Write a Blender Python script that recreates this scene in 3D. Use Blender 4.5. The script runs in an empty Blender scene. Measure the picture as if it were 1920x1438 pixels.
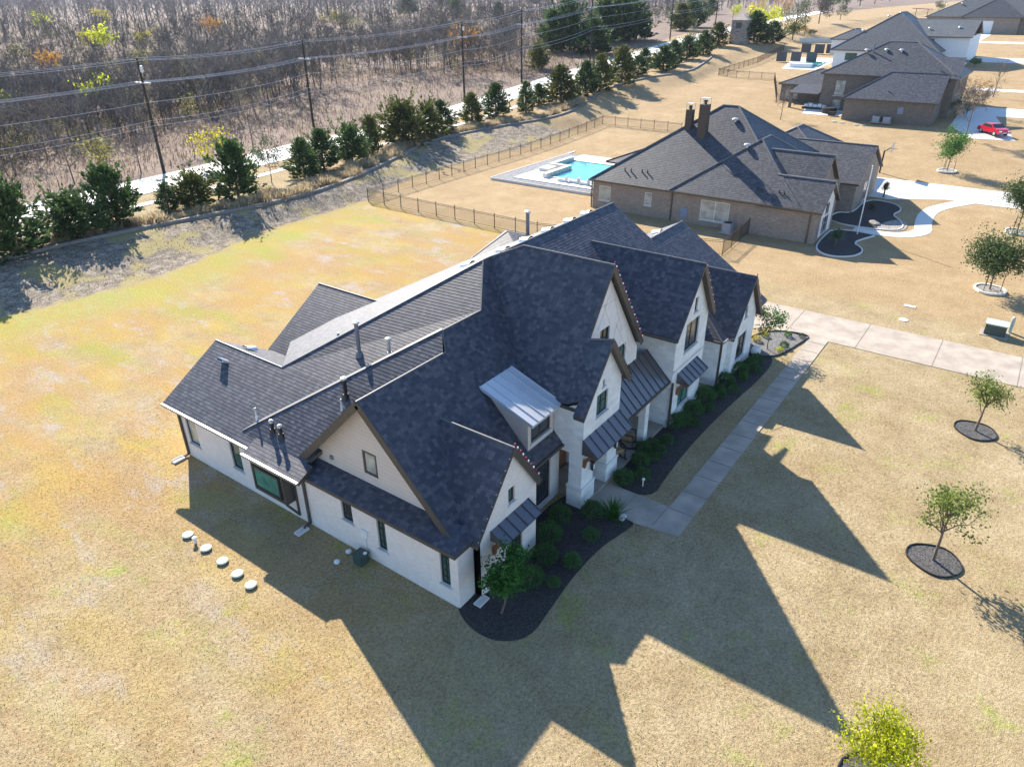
import bpy, bmesh, math, random
import numpy as np
from math import sin, cos, pi, radians, sqrt, atan2, floor, exp
from mathutils import Vector, Matrix
from mathutils.geometry import tessellate_polygon

HAZE = .00008
# ------------------------------------------------------------------ camera, world, sun
S = bpy.context.scene
COL = S.collection
FPX, YAW, PIT, ROLL = 1327.7, radians(36.1), radians(28.75), radians(0.5)
CAM = np.array([-14.24, -12.86, 20.0])
_f = np.array([cos(YAW), sin(YAW), 0]); _r = np.array([sin(YAW), -cos(YAW), 0]); _u = np.array([0, 0, 1.0])
_F = _f*cos(PIT) - _u*sin(PIT); _D = -(_u*cos(PIT) + _f*sin(PIT))
RM = np.array([_r*cos(ROLL) + _D*sin(ROLL), _D*cos(ROLL) - _r*sin(ROLL), _F])
cd = bpy.data.cameras.new('camera'); cam = bpy.data.objects.new('camera', cd); COL.objects.link(cam)
cd.sensor_width = 36; cd.lens = 36*FPX/1920; cd.clip_end = 12000; cd.clip_start = 0.5
m3 = Matrix([list(RM[0]), list(-RM[1]), list(-RM[2])]).transposed()
cam.matrix_world = Matrix.Translation(Vector(CAM)) @ m3.to_4x4()
S.camera = cam

SUN_D = np.array([0.439, 0.719, 0.539]); SUN_D /= np.linalg.norm(SUN_D)
W = bpy.data.worlds.new("World"); S.world = W; W.use_nodes = True
nt = W.node_tree
bg = nt.nodes['Background']
sky = nt.nodes.new('ShaderNodeTexSky'); sky.sky_type = 'NISHITA'; sky.sun_disc = False
sky.sun_elevation = math.asin(SUN_D[2]); sky.sun_rotation = atan2(SUN_D[0], SUN_D[1])
sky.air_density = 1.0; sky.dust_density = 0.15; sky.ozone_density = 5.0
nt.links.new(sky.outputs[0], bg.inputs[0]); bg.inputs[1].default_value = 0.12
sl = bpy.data.lights.new('sun', 'SUN'); sun = bpy.data.objects.new('sun', sl); COL.objects.link(sun)
sl.energy = 5.0; sl.angle = radians(0.55); sl.color = (1.0, 0.92, 0.8)
sun.rotation_euler = Vector(-SUN_D).to_track_quat('-Z', 'Y').to_euler()
S.view_settings.view_transform = 'Standard'; S.view_settings.look = 'None'
S.view_settings.exposure = 1.3; S.view_settings.gamma = 1.0
try:
    S.cycles.max_bounces = 5; S.cycles.diffuse_bounces = 3; S.cycles.glossy_bounces = 3
    S.cycles.transmission_bounces = 4; S.cycles.transparent_max_bounces = 6
    S.cycles.caustics_reflective = False; S.cycles.caustics_refractive = False
except Exception: pass
random.seed(7); RNG = np.random.default_rng(11)

# ------------------------------------------------------------------ terrain
CURB = [(-400,52),(-60,53.5),(6.2,53.8),(11.3,53.9),(16.3,53.1),(21.1,52.2),(26.3,51.2),(32,50.2),(40.3,50.7),(55.3,56.1),(65.1,60.3),(72.7,60.1),(81.6,57.9),(90.6,53.5),(101.4,54.8),(112.8,58.5),(126.8,57.2),(137.7,51.9),(147.9,53.3),(165.4,57.4),(176.5,58.4),(3000,62)]
LAWN = [(-400,44),(-30,46.1),(2.4,44.3),(11.1,42.8),(15.5,43.1),(22.2,45.2),(25.6,45.9),(34.5,46.9),(45,48.5),(60,51),(90,48),(130,47.5),(170,50),(3000,55)]
CX, CY = np.array(CURB).T; LX, LY = np.array(LAWN).T
def ramp(x):
    x = np.asarray(x, float)
    return np.where(x < 62, 0, np.where(x < 100, .0012*(x-62)**2, np.where(x < 130, 1.733+.07*(x-100), np.where(x < 200, 3.833+.05*(x-130), 7.333+3*(1-np.exp(-np.maximum(x-200,0)/120))))))
def terr(x, y):
    x = np.asarray(x, float); y = np.asarray(y, float)
    yc = np.interp(x, CX, CY); yl = np.minimum(np.interp(x, LX, LY), yc-4)
    s = np.clip((y-yl)/(yc-yl), 0, 1); s = s*s*(3-2*s)
    return ramp(x) + 1.2*s
def tz(x, y): return float(terr(x, y))
def ray(px, py): return RM.T @ np.array([(px-960)/FPX, (py-719)/FPX, 1.0])
def at(px, py, dz=0.0):            # the ground point seen at a pixel of the photograph
    d = ray(px, py); d = d/np.linalg.norm(d); t = 8.0
    while t < 6000:
        p = CAM+d*t
        if p[2] < tz(p[0], p[1])+dz: break
        t *= 1.01
    a, b = t/1.01, t
    for _ in range(30):
        m = (a+b)/2; p = CAM+d*m
        if p[2] < tz(p[0], p[1])+dz: b = m
        else: a = m
    return p

# ------------------------------------------------------------------ material helpers
def new_mat(name):
    m = bpy.data.materials.new(name); m.use_nodes = True
    return m, m.node_tree, m.node_tree.nodes['Principled BSDF']
def nd(t, typ, ins=None, **kw):
    n = t.nodes.new(typ)
    for k, v in kw.items(): setattr(n, k, v)
    for k, v in (ins or {}).items():
        if hasattr(v, 'links') or isinstance(v, bpy.types.NodeSocket): t.links.new(v, n.inputs[k])
        else: n.inputs[k].default_value = v
    return n
def math_(t, op, a, b=None, c=None, clamp=False):
    n = t.nodes.new('ShaderNodeMath'); n.operation = op; n.use_clamp = clamp
    for i, v in enumerate((a, b, c)):
        if v is None: continue
        if isinstance(v, bpy.types.NodeSocket): t.links.new(v, n.inputs[i])
        else: n.inputs[i].default_value = v
    return n.outputs[0]
def ramp_(t, fac, stops, interp='LINEAR'):
    n = t.nodes.new('ShaderNodeValToRGB'); n.color_ramp.interpolation = interp
    e = n.color_ramp.elements
    while len(e) > 1: e.remove(e[-1])
    e[0].position, e[0].color = stops[0][0], c4(stops[0][1])
    for p, c in stops[1:]:
        q = e.new(p); q.color = c4(c)
    t.links.new(fac, n.inputs[0]); return n.outputs[0]
def c4(c):
    if isinstance(c, (int, float)): c = (c, c, c)
    return (c[0], c[1], c[2], 1.0)
def mix_(t, fac, a, b, mode='MIX'):
    n = t.nodes.new('ShaderNodeMix'); n.data_type = 'RGBA'; n.blend_type = mode
    for i, v in ((0, fac), (6, a), (7, b)):
        if isinstance(v, bpy.types.NodeSocket): t.links.new(v, n.inputs[i])
        elif i == 0: n.inputs[0].default_value = v
        else: n.inputs[i].default_value = c4(v)
    return n.outputs[2]
def noise_(t, vec, scale, detail=3, rough=.55, dim='3D'):
    n = t.nodes.new('ShaderNodeTexNoise'); n.noise_dimensions = dim
    n.inputs['Scale'].default_value = scale; n.inputs['Detail'].default_value = detail; n.inputs['Roughness'].default_value = rough
    if vec is not None: t.links.new(vec, n.inputs['Vector'])
    return n.outputs[0]
def bump_(t, h, strength, dist, bs):
    n = nd(t, 'ShaderNodeBump', {'Height': h, 'Strength': strength, 'Distance': dist}); t.links.new(n.outputs[0], bs.inputs['Normal'])
def pos_(t): return t.nodes.new('ShaderNodeNewGeometry').outputs['Position']
def objc_(t): return t.nodes.new('ShaderNodeTexCoord').outputs['Object']
def simple(name, col, rough=.6, metal=0., var=.15, scale=3., bump=0., bdist=.01, spec=.5):
    m, t, b = new_mat(name)
    co = objc_(t); n = noise_(t, co, scale, 4)
    lo = tuple(x*(1-var) for x in col); hi = tuple(min(1, x*(1+var)) for x in col)
    t.links.new(ramp_(t, n, [(.3, lo), (.7, hi)]), b.inputs['Base Color'])
    b.inputs['Roughness'].default_value = rough; b.inputs['Metallic'].default_value = metal
    b.inputs['Specular IOR Level'].default_value = spec
    if bump: bump_(t, noise_(t, co, scale*12, 3), bump, bdist, b)
    return m
def leaf_mat(name, dark, light, trans=.35, rough=.6, obvar=.15):
    m, t, b = new_mat(name)
    g = t.nodes.new('ShaderNodeNewGeometry'); oi = t.nodes.new('ShaderNodeObjectInfo')
    n1 = noise_(t, g.outputs['Position'], 2.2, 3)
    f = math_(t, 'ADD', math_(t, 'MULTIPLY', n1, .6), math_(t, 'MULTIPLY', g.outputs['Random Per Island'], .5))
    f = math_(t, 'ADD', f, math_(t, 'MULTIPLY', math_(t, 'SUBTRACT', oi.outputs['Random'], .5), obvar))
    c = ramp_(t, f, [(.25, dark), (.8, light)])
    t.links.new(c, b.inputs['Base Color']); b.inputs['Roughness'].default_value = rough; b.inputs['Specular IOR Level'].default_value = .25
    tr = nd(t, 'ShaderNodeBsdfTranslucent', {'Color': c}); mx = nd(t, 'ShaderNodeMixShader', {0: trans})
    t.links.new(b.outputs[0], mx.inputs[1]); t.links.new(tr.outputs[0], mx.inputs[2])
    t.links.new(mx.outputs[0], t.nodes['Material Output'].inputs[0]); return m
def shingle(name, cols, rough=.58, row=.16, spec=.36):
    m, t, b = new_mat(name)
    uv = t.nodes.new('ShaderNodeUVMap').outputs[0]; sp = nd(t, 'ShaderNodeSeparateXYZ', {0: uv})
    r = math_(t, 'FLOOR', math_(t, 'ADD', math_(t, 'DIVIDE', sp.outputs[1], row), .001))
    wn = nd(t, 'ShaderNodeTexWhiteNoise', noise_dimensions='1D'); t.links.new(r, wn.inputs['W'])
    uu = math_(t, 'ADD', math_(t, 'DIVIDE', sp.outputs[0], .21), math_(t, 'MULTIPLY', wn.outputs[0], 7.3))
    tab = math_(t, 'FLOOR', uu); cv = nd(t, 'ShaderNodeCombineXYZ', {0: tab, 1: r})
    w2 = nd(t, 'ShaderNodeTexWhiteNoise', noise_dimensions='3D'); t.links.new(cv.outputs[0], w2.inputs['Vector'])
    big = noise_(t, pos_(t), .5, 3)
    f = math_(t, 'ADD', math_(t, 'MULTIPLY', w2.outputs[0], .75), math_(t, 'MULTIPLY', big, .3))
    c = ramp_(t, f, [(.1, cols[0]), (.45, cols[1]), (.75, cols[2]), (1., cols[3])])
    gr = noise_(t, pos_(t), 60, 2)
    c = mix_(t, .35, c, ramp_(t, gr, [(.3, .5), (.7, 1.4)]), 'MULTIPLY')
    # dark slot at tab side
    fr = math_(t, 'FRACT', uu); ed = math_(t, 'LESS_THAN', fr, .07)
    c = mix_(t, math_(t, 'MULTIPLY', ed, .55), c, tuple(x*.4 for x in cols[0]))
    t.links.new(c, b.inputs['Base Color']); b.inputs['Roughness'].default_value = rough; b.inputs['Specular IOR Level'].default_value = spec
    bump_(t, math_(t, 'ADD', w2.outputs[0], math_(t, 'MULTIPLY', gr, .4)), .3, .005, b)
    return m
def brick(name, c1, c2, mortar, bw=.22, bh=.075, stain=.2, bump=.6, rough=.85, mort=.008):
    m, t, b = new_mat(name)
    uv = t.nodes.new('ShaderNodeUVMap').outputs[0]
    br = nd(t, 'ShaderNodeTexBrick', {'Vector': uv, 'Scale': 1.0, 'Brick Width': bw, 'Row Height': bh, 'Mortar Size': mort, 'Mortar Smooth': .3, 'Color1': c4(c1), 'Color2': c4(c2), 'Mortar': c4(mortar)})
    n = noise_(t, pos_(t), 1.3, 5, .65)
    c = mix_(t, stain, br.outputs[0], ramp_(t, n, [(.3, .55), (.65, 1.25)]), 'MULTIPLY')
    t.links.new(c, b.inputs['Base Color']); b.inputs['Roughness'].default_value = rough; b.inputs['Specular IOR Level'].default_value = .3
    h = math_(t, 'ADD', math_(t, 'MULTIPLY', br.outputs[1], -1.), math_(t, 'MULTIPLY', noise_(t, uv, 40, 2), .4))
    bump_(t, h, bump, .008, b); return m

M = {}
M['shingle'] = shingle('charcoal_shingle', ((.04,.042,.055),(.06,.061,.075),(.088,.087,.1),(.124,.121,.132)))
M['shingle2'] = shingle('grey_shingle', ((.034,.036,.043),(.053,.055,.062),(.076,.078,.085),(.105,.105,.11)))
M['shingle3'] = shingle('slate_shingle', ((.06,.065,.068),(.08,.085,.088),(.105,.11,.11),(.13,.135,.135)))
M['trim'] = simple('bronze_trim', (.075,.062,.052), .5)
M['cap'] = simple('ridge_cap_shingle', (.13,.125,.125), .55, var=.25, scale=8)
M['gutter'] = simple('aged_gutter', (.1,.085,.07), .35, .3)
M['whitegutter'] = simple('pale_gutter_edge', (.24,.22,.2), .4)
M['white_brick'] = brick('limewash_brick', (.84,.75,.68), (.76,.67,.6), (.8,.72,.65), .2, .07, .12, .6)
M['white_stone'] = brick('white_stone', (.86,.84,.79), (.74,.71,.67), (.8,.77,.73), .46, .22, .2, .7, mort=.012)
M['siding'] = brick('beige_siding', (.66,.56,.48), (.64,.54,.46), (.42,.36,.3), 30., .19, .12, .5, .7, .006)
M['stucco'] = simple('cream_stucco', (.82,.75,.69), .85, var=.06, bump=.3)
M['tudor'] = simple('pale_timber', (.74,.66,.59), .8)
M['brown_brick'] = brick('brown_brick', (.33,.26,.2), (.22,.17,.14), (.36,.33,.29), .22, .075, .3, .5)
M['dark_brick'] = brick('dark_brown_brick', (.2,.165,.13), (.13,.105,.088), (.23,.2,.17), .22, .075, .3, .5)
M['white_paint'] = simple('white_siding_paint', (.75,.76,.76), .7, var=.05)
def glass_mat(name, c, rough=.06):
    m, t, b = new_mat(name); n = noise_(t, objc_(t), 1.3, 2)
    t.links.new(ramp_(t, n, [(.3, tuple(x*.6 for x in c)), (.7, tuple(x*1.3 for x in c))]), b.inputs['Base Color'])
    b.inputs['Roughness'].default_value = rough; b.inputs['Specular IOR Level'].default_value = .8; return m
M['glass'] = glass_mat('green_reflection_glass', (.055,.12,.1))  # green of the pane reflections is put into the base colour
M['glass_green'] = glass_mat('bright_green_glass', (.08,.24,.18))
M['glass_dark'] = glass_mat('dark_glass', (.03,.035,.04))
M['glass_blind'] = glass_mat('glass_over_blind', (.36,.37,.33), .15)
M['frame'] = simple('dark_bronze_frame', (.028,.026,.025), .4)
M['frame_white'] = simple('white_vinyl_frame', (.7,.68,.64), .5)
M['sill'] = simple('cast_stone_sill', (.6,.58,.55), .8)
M['metal_roof'] = simple('bronze_standing_seam', (.17,.16,.165), .33, .75, var=.08, scale=1.5)
M['metal_dormer'] = simple('grey_standing_seam', (.62,.62,.62), .27, .3, var=.05, scale=1.)
M['wood'] = simple('stained_cedar', (.24,.1,.045), .6, scale=6)
M['galv'] = simple('galvanised_metal', (.6,.6,.6), .4, .7)
M['black'] = simple('black_iron', (.02,.02,.02), .5)
M['vent_grey'] = simple('grey_vent', (.19,.19,.2), .5)
M['pvc'] = simple('white_pvc', (.75,.75,.72), .5)
M['concrete'] = simple('broom_concrete', (.37,.31,.245), .85, var=.22, scale=.9, bump=.4, bdist=.004)
M['concrete_white'] = simple('pale_concrete', (.66,.63,.58), .85, var=.07, scale=.6, bump=.2)
M['stone_curb'] = simple('stone_kerb', (.22,.205,.185), .9, var=.2, scale=2)
M['mulch'] = simple('dark_mulch', (.055,.047,.045), .95, var=.85, scale=17, bump=1., bdist=.05)
M['gravel'] = simple('grey_gravel', (.2,.19,.185), .95, var=.75, scale=16, bump=1., bdist=.05)
M['ring_mulch'] = simple('grey_wood_mulch', (.12,.112,.105), .95, var=.95, scale=18, bump=1., bdist=.05)
M['rock'] = simple('pale_river_rock', (.4,.36,.31), .9, var=.5, scale=9, bump=1., bdist=.08)
M['red_bulb'] = simple('red_bulb', (.55,.015,.04), .2)
M['white_bulb'] = simple('white_bulb', (.85,.83,.8), .2)
M['bark'] = simple('grey_bark', (.16,.12,.09), .9, scale=8, bump=.6)
M['dark_pole'] = simple('tarred_pole', (.028,.022,.018), .85)
M['wire'] = simple('bare_cable', (.72,.72,.72), .35, .6)
M['util_green'] = simple('utility_green', (.045,.075,.065), .5)
M['lid'] = simple('pale_green_lid', (.45,.5,.42), .5)
M['fence'] = simple('brown_black_iron', (.045,.032,.024), .5)
M['cushion'] = simple('tan_cushion', (.42,.26,.14), .9)
M['wicker'] = simple('brown_wicker', (.33,.18,.08), .8, scale=20, bump=.5)
M['red_paint'] = simple('red_car_paint', (.5,.012,.03), .18, spec=.7)
M['rubber'] = simple('tyre_rubber', (.02,.02,.02), .8)
M['water'] = glass_mat('pool_water', (.06,.38,.42), .05)
M['pool_tile'] = simple('pale_travertine', (.7,.66,.58), .7)
M['gravel_light'] = simple('grey_white_gravel', (.25,.25,.26), .9, var=.7, scale=6, bump=1., bdist=.06)
M['screen'] = simple('charcoal_privacy_panel', (.07,.075,.085), .6)
M['cedar_leaf'] = leaf_mat('cedar_foliage', (.016,.045,.015), (.1,.165,.045), .32)
M['cedar_leaf2'] = leaf_mat('olive_cedar_foliage', (.035,.05,.014), (.14,.16,.035), .3)
M['oak_leaf'] = leaf_mat('oak_foliage', (.06,.1,.025), (.28,.34,.08), .55)
M['lime_leaf'] = leaf_mat('lime_foliage', (.2,.26,.012), (.6,.62,.04), .72)
M['bright_leaf'] = leaf_mat('fresh_green_foliage', (.02,.09,.015), (.09,.24,.04), .4)
M['box_leaf'] = leaf_mat('boxwood_foliage', (.03,.08,.025), (.12,.24,.07), .35)
M['olive_leaf'] = leaf_mat('grey_green_foliage', (.05,.07,.045), (.16,.19,.12), .35)
M['yucca_leaf'] = leaf_mat('yucca_foliage', (.05,.1,.04), (.17,.24,.1), .3)
M['maple_leaf'] = leaf_mat('maple_foliage', (.012,.06,.012), (.06,.2,.03), .35)
M['dark_evergreen'] = leaf_mat('dark_evergreen_foliage', (.01,.028,.012), (.04,.085,.03), .15)
M['oak_dark'] = leaf_mat('dense_oak_foliage', (.03,.06,.022), (.13,.18,.06), .35)
M['dry_blade'] = leaf_mat('dry_grass_blades', (.24,.17,.085), (.5,.39,.22), .25, .9)
M['straw'] = leaf_mat('straw_grass', (.3,.23,.13), (.62,.5,.32), .4)
M['yellow_leaf'] = leaf_mat('autumn_yellow_foliage', (.22,.2,.02), (.6,.52,.05), .55)
M['orange_leaf'] = leaf_mat('autumn_orange_foliage', (.2,.1,.02), (.5,.26,.05), .5)
M['twig'] = leaf_mat('bare_twigs', (.072,.066,.062), (.245,.22,.2), .1, .9, .35)
M['weed'] = leaf_mat('dead_weeds', (.085,.055,.04), (.3,.215,.155), .25, .9)
M['bank_weed'] = leaf_mat('grey_dead_weeds', (.1,.085,.065), (.26,.22,.165), .1, .9)
M['leafmix'] = leaf_mat('thin_old_leaves', (.11,.11,.03), (.34,.31,.1), .45)
# ------------------------------------------------------------------ mesh helpers
class MB:
    def __init__(s): s.v = []; s.f = []; s.m = []; s.uv = []
    def face(s, pts, mi=0, uv=None):
        b = len(s.v); s.v += [tuple(map(float, p)) for p in pts]; s.f.append(tuple(range(b, b+len(pts)))); s.m.append(mi)
        if uv is None:
            P = [Vector(p) for p in pts]; n = (P[1]-P[0]).cross(P[2]-P[0])
            a = max(range(3), key=lambda i: abs(n[i]))
            uv = [((p.y, p.z) if a == 0 else (p.x, p.z) if a == 1 else (p.x, p.y)) for p in P]
        s.uv.append([tuple(map(float, q)) for q in uv])
    def box(s, x0, y0, z0, x1, y1, z1, mi=0, M4=None):
        c = [(x0,y0,z0),(x1,y0,z0),(x1,y1,z0),(x0,y1,z0),(x0,y0,z1),(x1,y0,z1),(x1,y1,z1),(x0,y1,z1)]
        if M4 is not None: c = [tuple(M4 @ Vector(p)) for p in c]
        for q in ((3,2,1,0),(4,5,6,7),(0,1,5,4),(1,2,6,5),(2,3,7,6),(3,0,4,7)): s.face([c[i] for i in q], mi)
    def beam(s, a, b, w, h, mi=0, up=(0,0,1)):
        a = Vector(a); b = Vector(b); d = (b-a).normalized(); sd = d.cross(Vector(up))
        if sd.length < 1e-4: sd = Vector((1,0,0))
        sd.normalize(); u = sd.cross(d).normalized(); sd *= w/2; u *= h/2
        A = [a-sd-u, a+sd-u, a+sd+u, a-sd+u]; B = [p+(b-a) for p in A]
        s.face(A, mi); s.face(B[::-1], mi)
        for i in range(4): j = (i+1) % 4; s.face([A[j], A[i], B[i], B[j]], mi)
    def tube(s, pts, r, n=8, mi=0, cap=True):
        rings = []; pts = [Vector(p) for p in pts]
        for i, p in enumerate(pts):
            d = (pts[min(i+1, len(pts)-1)]-pts[max(i-1, 0)]).normalized()
            a = d.cross(Vector((0,0,1)));
            if a.length < 1e-3: a = d.cross(Vector((0,1,0)))
            a.normalize(); b = d.cross(a); rr = r[i] if hasattr(r, '__len__') else r
            rings.append([p+a*rr*cos(2*pi*k/n)+b*rr*sin(2*pi*k/n) for k in range(n)])
        for A, B in zip(rings, rings[1:]):
            for k in range(n): j = (k+1) % n; s.face([A[k], A[j], B[j], B[k]], mi)
        if cap: s.face(rings[0][::-1], mi); s.face(rings[-1], mi)
    def lathe(s, prof, c=(0,0,0), n=16, mi=0):
        rings = [[(c[0]+r*cos(2*pi*k/n), c[1]+r*sin(2*pi*k/n), c[2]+z) for k in range(n)] for r, z in prof]
        for A, B in zip(rings, rings[1:]):
            for k in range(n): j = (k+1) % n; s.face([A[k], A[j], B[j], B[k]], mi)
        s.face(rings[0][::-1], mi); s.face(rings[-1], mi)
    def prism(s, poly, z0, z1, mi=0):
        n = len(poly); s.face([(x, y, z1) for x, y in poly], mi); s.face([(x, y, z0) for x, y in poly][::-1], mi)
        for i in range(n):
            j = (i+1) % n; a, b = poly[i], poly[j]; s.face([(a[0],a[1],z0),(b[0],b[1],z0),(b[0],b[1],z1),(a[0],a[1],z1)], mi)
    def obj(s, name, mats, parent=None, smooth=False, loc=None):
        me = bpy.data.meshes.new(name)
        me.from_pydata(s.v, [], s.f)
        if not isinstance(mats, (list, tuple)): mats = [mats]
        for m in mats: me.materials.append(M[m] if isinstance(m, str) else m)
        me.polygons.foreach_set('material_index', s.m)
        l = me.uv_layers.new(name='UVMap'); l.data.foreach_set('uv', [c for f in s.uv for q in f for c in q])
        if smooth: me.polygons.foreach_set('use_smooth', [True]*len(s.f))
        me.update()
        return mk(name, me, parent, loc)
def mk(name, me, parent=None, loc=None):
    o = bpy.data.objects.new(name, me); COL.objects.link(o)
    if loc is not None: o.location = loc
    if parent is not None:
        o.parent = parent
        if loc is None and parent.parent is None: o.matrix_parent_inverse = Matrix.Translation(-Vector(parent.location))
    return o
def thing(name, label, cat, loc=(0,0,0), rz=0, group=None):
    o = bpy.data.objects.new(name, None); COL.objects.link(o); o.empty_display_size = .3
    o.location = loc; o.rotation_euler = (0, 0, rz); return tag(o, label, cat, group)
def tag(o, label, cat, group=None):
    o['label'] = label; o['category'] = cat
    if group: o['group'] = group
    return o
def struct(o): o['kind'] = 'structure'; return o
def dup(root, loc, rz=0, sc=1.0, label=None, group=None):
    r = root.copy(); COL.objects.link(r); r.location = loc; r.rotation_euler = (0, 0, rz); r.scale = (sc, sc, sc) if not hasattr(sc, '__len__') else sc
    if label: r['label'] = label
    if group: r['group'] = group
    for ch in list(root.children):
        c = ch.copy(); COL.objects.link(c); c.parent = r
        for g in ch.children:
            d = g.copy(); COL.objects.link(d); d.parent = c
    return r
def npobj(name, V, F, mats, parent=None, mi=None, loc=None, smooth=False):
    me = bpy.data.meshes.new(name); V = np.asarray(V, np.float32); F = np.asarray(F, np.int32)
    me.vertices.add(len(V)); me.vertices.foreach_set('co', V.ravel())
    k = F.shape[1]; me.loops.add(F.size); me.loops.foreach_set('vertex_index', F.ravel())
    me.polygons.add(len(F)); me.polygons.foreach_set('loop_start', np.arange(0, F.size, k, dtype=np.int32))
    try: me.polygons.foreach_set('loop_total', np.full(len(F), k, np.int32))
    except Exception: pass
    for m in (mats if isinstance(mats, (list, tuple)) else [mats]): me.materials.append(M[m] if isinstance(m, str) else m)
    if mi is not None: me.polygons.foreach_set('material_index', np.asarray(mi, np.int32))
    me.update(calc_edges=True); me.validate()
    return mk(name, me, parent, loc)
ORD = ['first','second','third','fourth','fifth','sixth','seventh','eighth','ninth','tenth','eleventh','twelfth','thirteenth','fourteenth','fifteenth','sixteenth','seventeenth','eighteenth','nineteenth','twentieth']
def ordw(i):
    if i < 20: return ORD[i]
    t = {2:'twenty',3:'thirty',4:'forty',5:'fifty'}[(i+1)//10]; u = (i+1) % 10
    return t+'-'+ORD[u-1] if u else {'twenty':'twentieth','thirty':'thirtieth','forty':'fortieth','fifty':'fiftieth'}[t]

# a roof plane laid in real overlapping courses
def roofpoly(mb, pts, e=.16, t=.009, th=.17, skirt=True, stepped=True):
    P = [Vector(p) for p in pts]; n = Vector((0,0,0))
    for i in range(len(P)): n += (P[i]-P[0]).cross(P[(i+1) % len(P)]-P[0])
    n.normalize()
    if n.z < 0: P = P[::-1]; n = -n
    u = Vector((0,0,1)).cross(n); u = u.normalized() if u.length > 1e-4 else Vector((1,0,0)); v = n.cross(u)
    q = [(p.dot(u), p.dot(v)) for p in P]; h = n.dot(P[0])
    to3 = lambda a, b, o=0.: u*a+v*b+n*(h+o)
    if stepped:
        k0 = floor(min(b for _, b in q)/e); k1 = int(math.ceil(max(b for _, b in q)/e))
        for k in range(int(k0), k1):
            lo, hi = k*e, (k+1)*e
            c = clip(clip(q, lo, 1), hi, -1)
            if len(c) < 3: continue
            mb.face([to3(a, b, t*(hi-b)/e) for a, b in c], 0, c)
            low = [(a, b) for a, b in c if abs(b-lo) < 1e-6]
            if len(low) >= 2:
                a0 = min(a for a, _ in low); a1 = max(a for a, _ in low)
                mb.face([to3(a0, lo, 0), to3(a1, lo, 0), to3(a1, lo, t), to3(a0, lo, t)], 0, [(a0, lo-.02), (a1, lo-.02), (a1, lo), (a0, lo)])
    else: mb.face([to3(a, b) for a, b in q], 0, q)
    if skirt:
        B = [p+Vector((0,0,-th)) for p in P]; mb.face(B[::-1], 1)
        for i in range(len(P)): j = (i+1) % len(P); mb.face([B[i], B[j], P[j], P[i]], 1)
def clip(q, lim, sgn):
    out = []
    for i in range(len(q)):
        a, b = q[i], q[(i+1) % len(q)]; da = (a[1]-lim)*sgn; db = (b[1]-lim)*sgn
        if da >= 0: out.append(a)
        if (da > 0 and db < 0) or (da < 0 and db > 0): s = da/(da-db); out.append((a[0]+(b[0]-a[0])*s, lim))
    return out
def seam_roof(mb, c0, c1, c2, c3, n, th=.05, mi=0, smi=0):   # c0,c1 low edge; c3,c2 high edge
    c0, c1, c2, c3 = map(Vector, (c0, c1, c2, c3)); dn = Vector((0,0,-th)); T = [c0, c1, c2, c3]; Bt = [p+dn for p in T]
    mb.face(T, mi); mb.face(Bt[::-1], mi)
    for i in range(4): j = (i+1) % 4; mb.face([Bt[i], Bt[j], T[j], T[i]], mi)
    nn = (c1-c0).cross(c3-c0).normalized()
    for i in range(n+1):
        s = i/n; s = min(max(s, .012), .988); a = c0.lerp(c1, s); b = c3.lerp(c2, s)
        mb.beam(a+nn*.02, b+nn*.02, .03, .05, smi, nn)
def wall(mb, org, ud, outline, holes=(), depth=.12, mi=0):
    org = Vector(org); ud = Vector(ud).normalized(); zz = Vector((0,0,1)); nrm = ud.cross(zz)
    to = lambda a, b, d=0.: org+ud*a+zz*b-nrm*d
    loops = [[Vector((a, b, 0)) for a, b in outline]]
    for (a0, a1, b0, b1) in holes: loops.append([Vector((a0,b0,0)),Vector((a0,b1,0)),Vector((a1,b1,0)),Vector((a1,b0,0))])
    flat = [p for l in loops for p in l]
    for tri in tessellate_polygon(loops):
        q = [flat[i] for i in tri]
        if (q[1]-q[0]).cross(q[2]-q[0]).z < 0: q = q[::-1]
        mb.face([to(p.x, p.y) for p in q], mi, [(p.x, p.y) for p in q])
    for (a0, a1, b0, b1) in holes:
        for (p, r) in (((a0,b0),(a1,b0)),((a1,b0),(a1,b1)),((a1,b1),(a0,b1)),((a0,b1),(a0,b0))):
            mb.face([to(*p), to(*p, depth), to(*r, depth), to(*r)], mi, [(p[0],p[1]),(p[0]+.12,p[1]),(r[0]+.12,r[1]),(r[0],r[1])])
def window(parent, org, ud, hole, grid=(1,1), glass='glass', frame='frame', sill='sill', depth=.1, fw=.055, name='window', label=None):
    org = Vector(org); ud = Vector(ud).normalized(); zz = Vector((0,0,1)); nrm = ud.cross(zz); a0, a1, b0, b1 = hole
    R = Matrix([ud, -nrm, zz]).transposed().to_4x4(); T = Matrix.Translation(org-nrm*depth) @ R
    f = MB()
    for q in ((a0,b0,a1,b0+fw),(a0,b1-fw,a1,b1),(a0,b0+fw,a0+fw,b1-fw),(a1-fw,b0+fw,a1,b1-fw)): f.box(q[0], -.03, q[1], q[2], .05, q[3], 0, T)
    for i in range(1, grid[0]):
        c = a0+(a1-a0)*i/grid[0]; w = .03 if grid[0] <= 2 and (a1-a0) > .8 else .012; f.box(c-w, -.025, b0+fw, c+w, .04, b1-fw, 0, T)
    for i in range(1, grid[1]): c = b0+(b1-b0)*i/grid[1]; f.box(a0+fw, -.02, c-.012, a1-fw, .038, c+.012, 0, T)
    w = f.obj(name, frame, parent)
    if label: w['label'] = label
    p = MB(); p.box(a0+fw*.5, .0, b0+fw*.5, a1-fw*.5, .02, b1-fw*.5, 0, T); p.obj('pane', glass, w)
    if sill: s = MB(); s.box(a0-.06, -depth-.06, b0-.09, a1+.06, .04, b0-.003, 0, T); s.obj('sill', sill, w)
    return w
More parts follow.
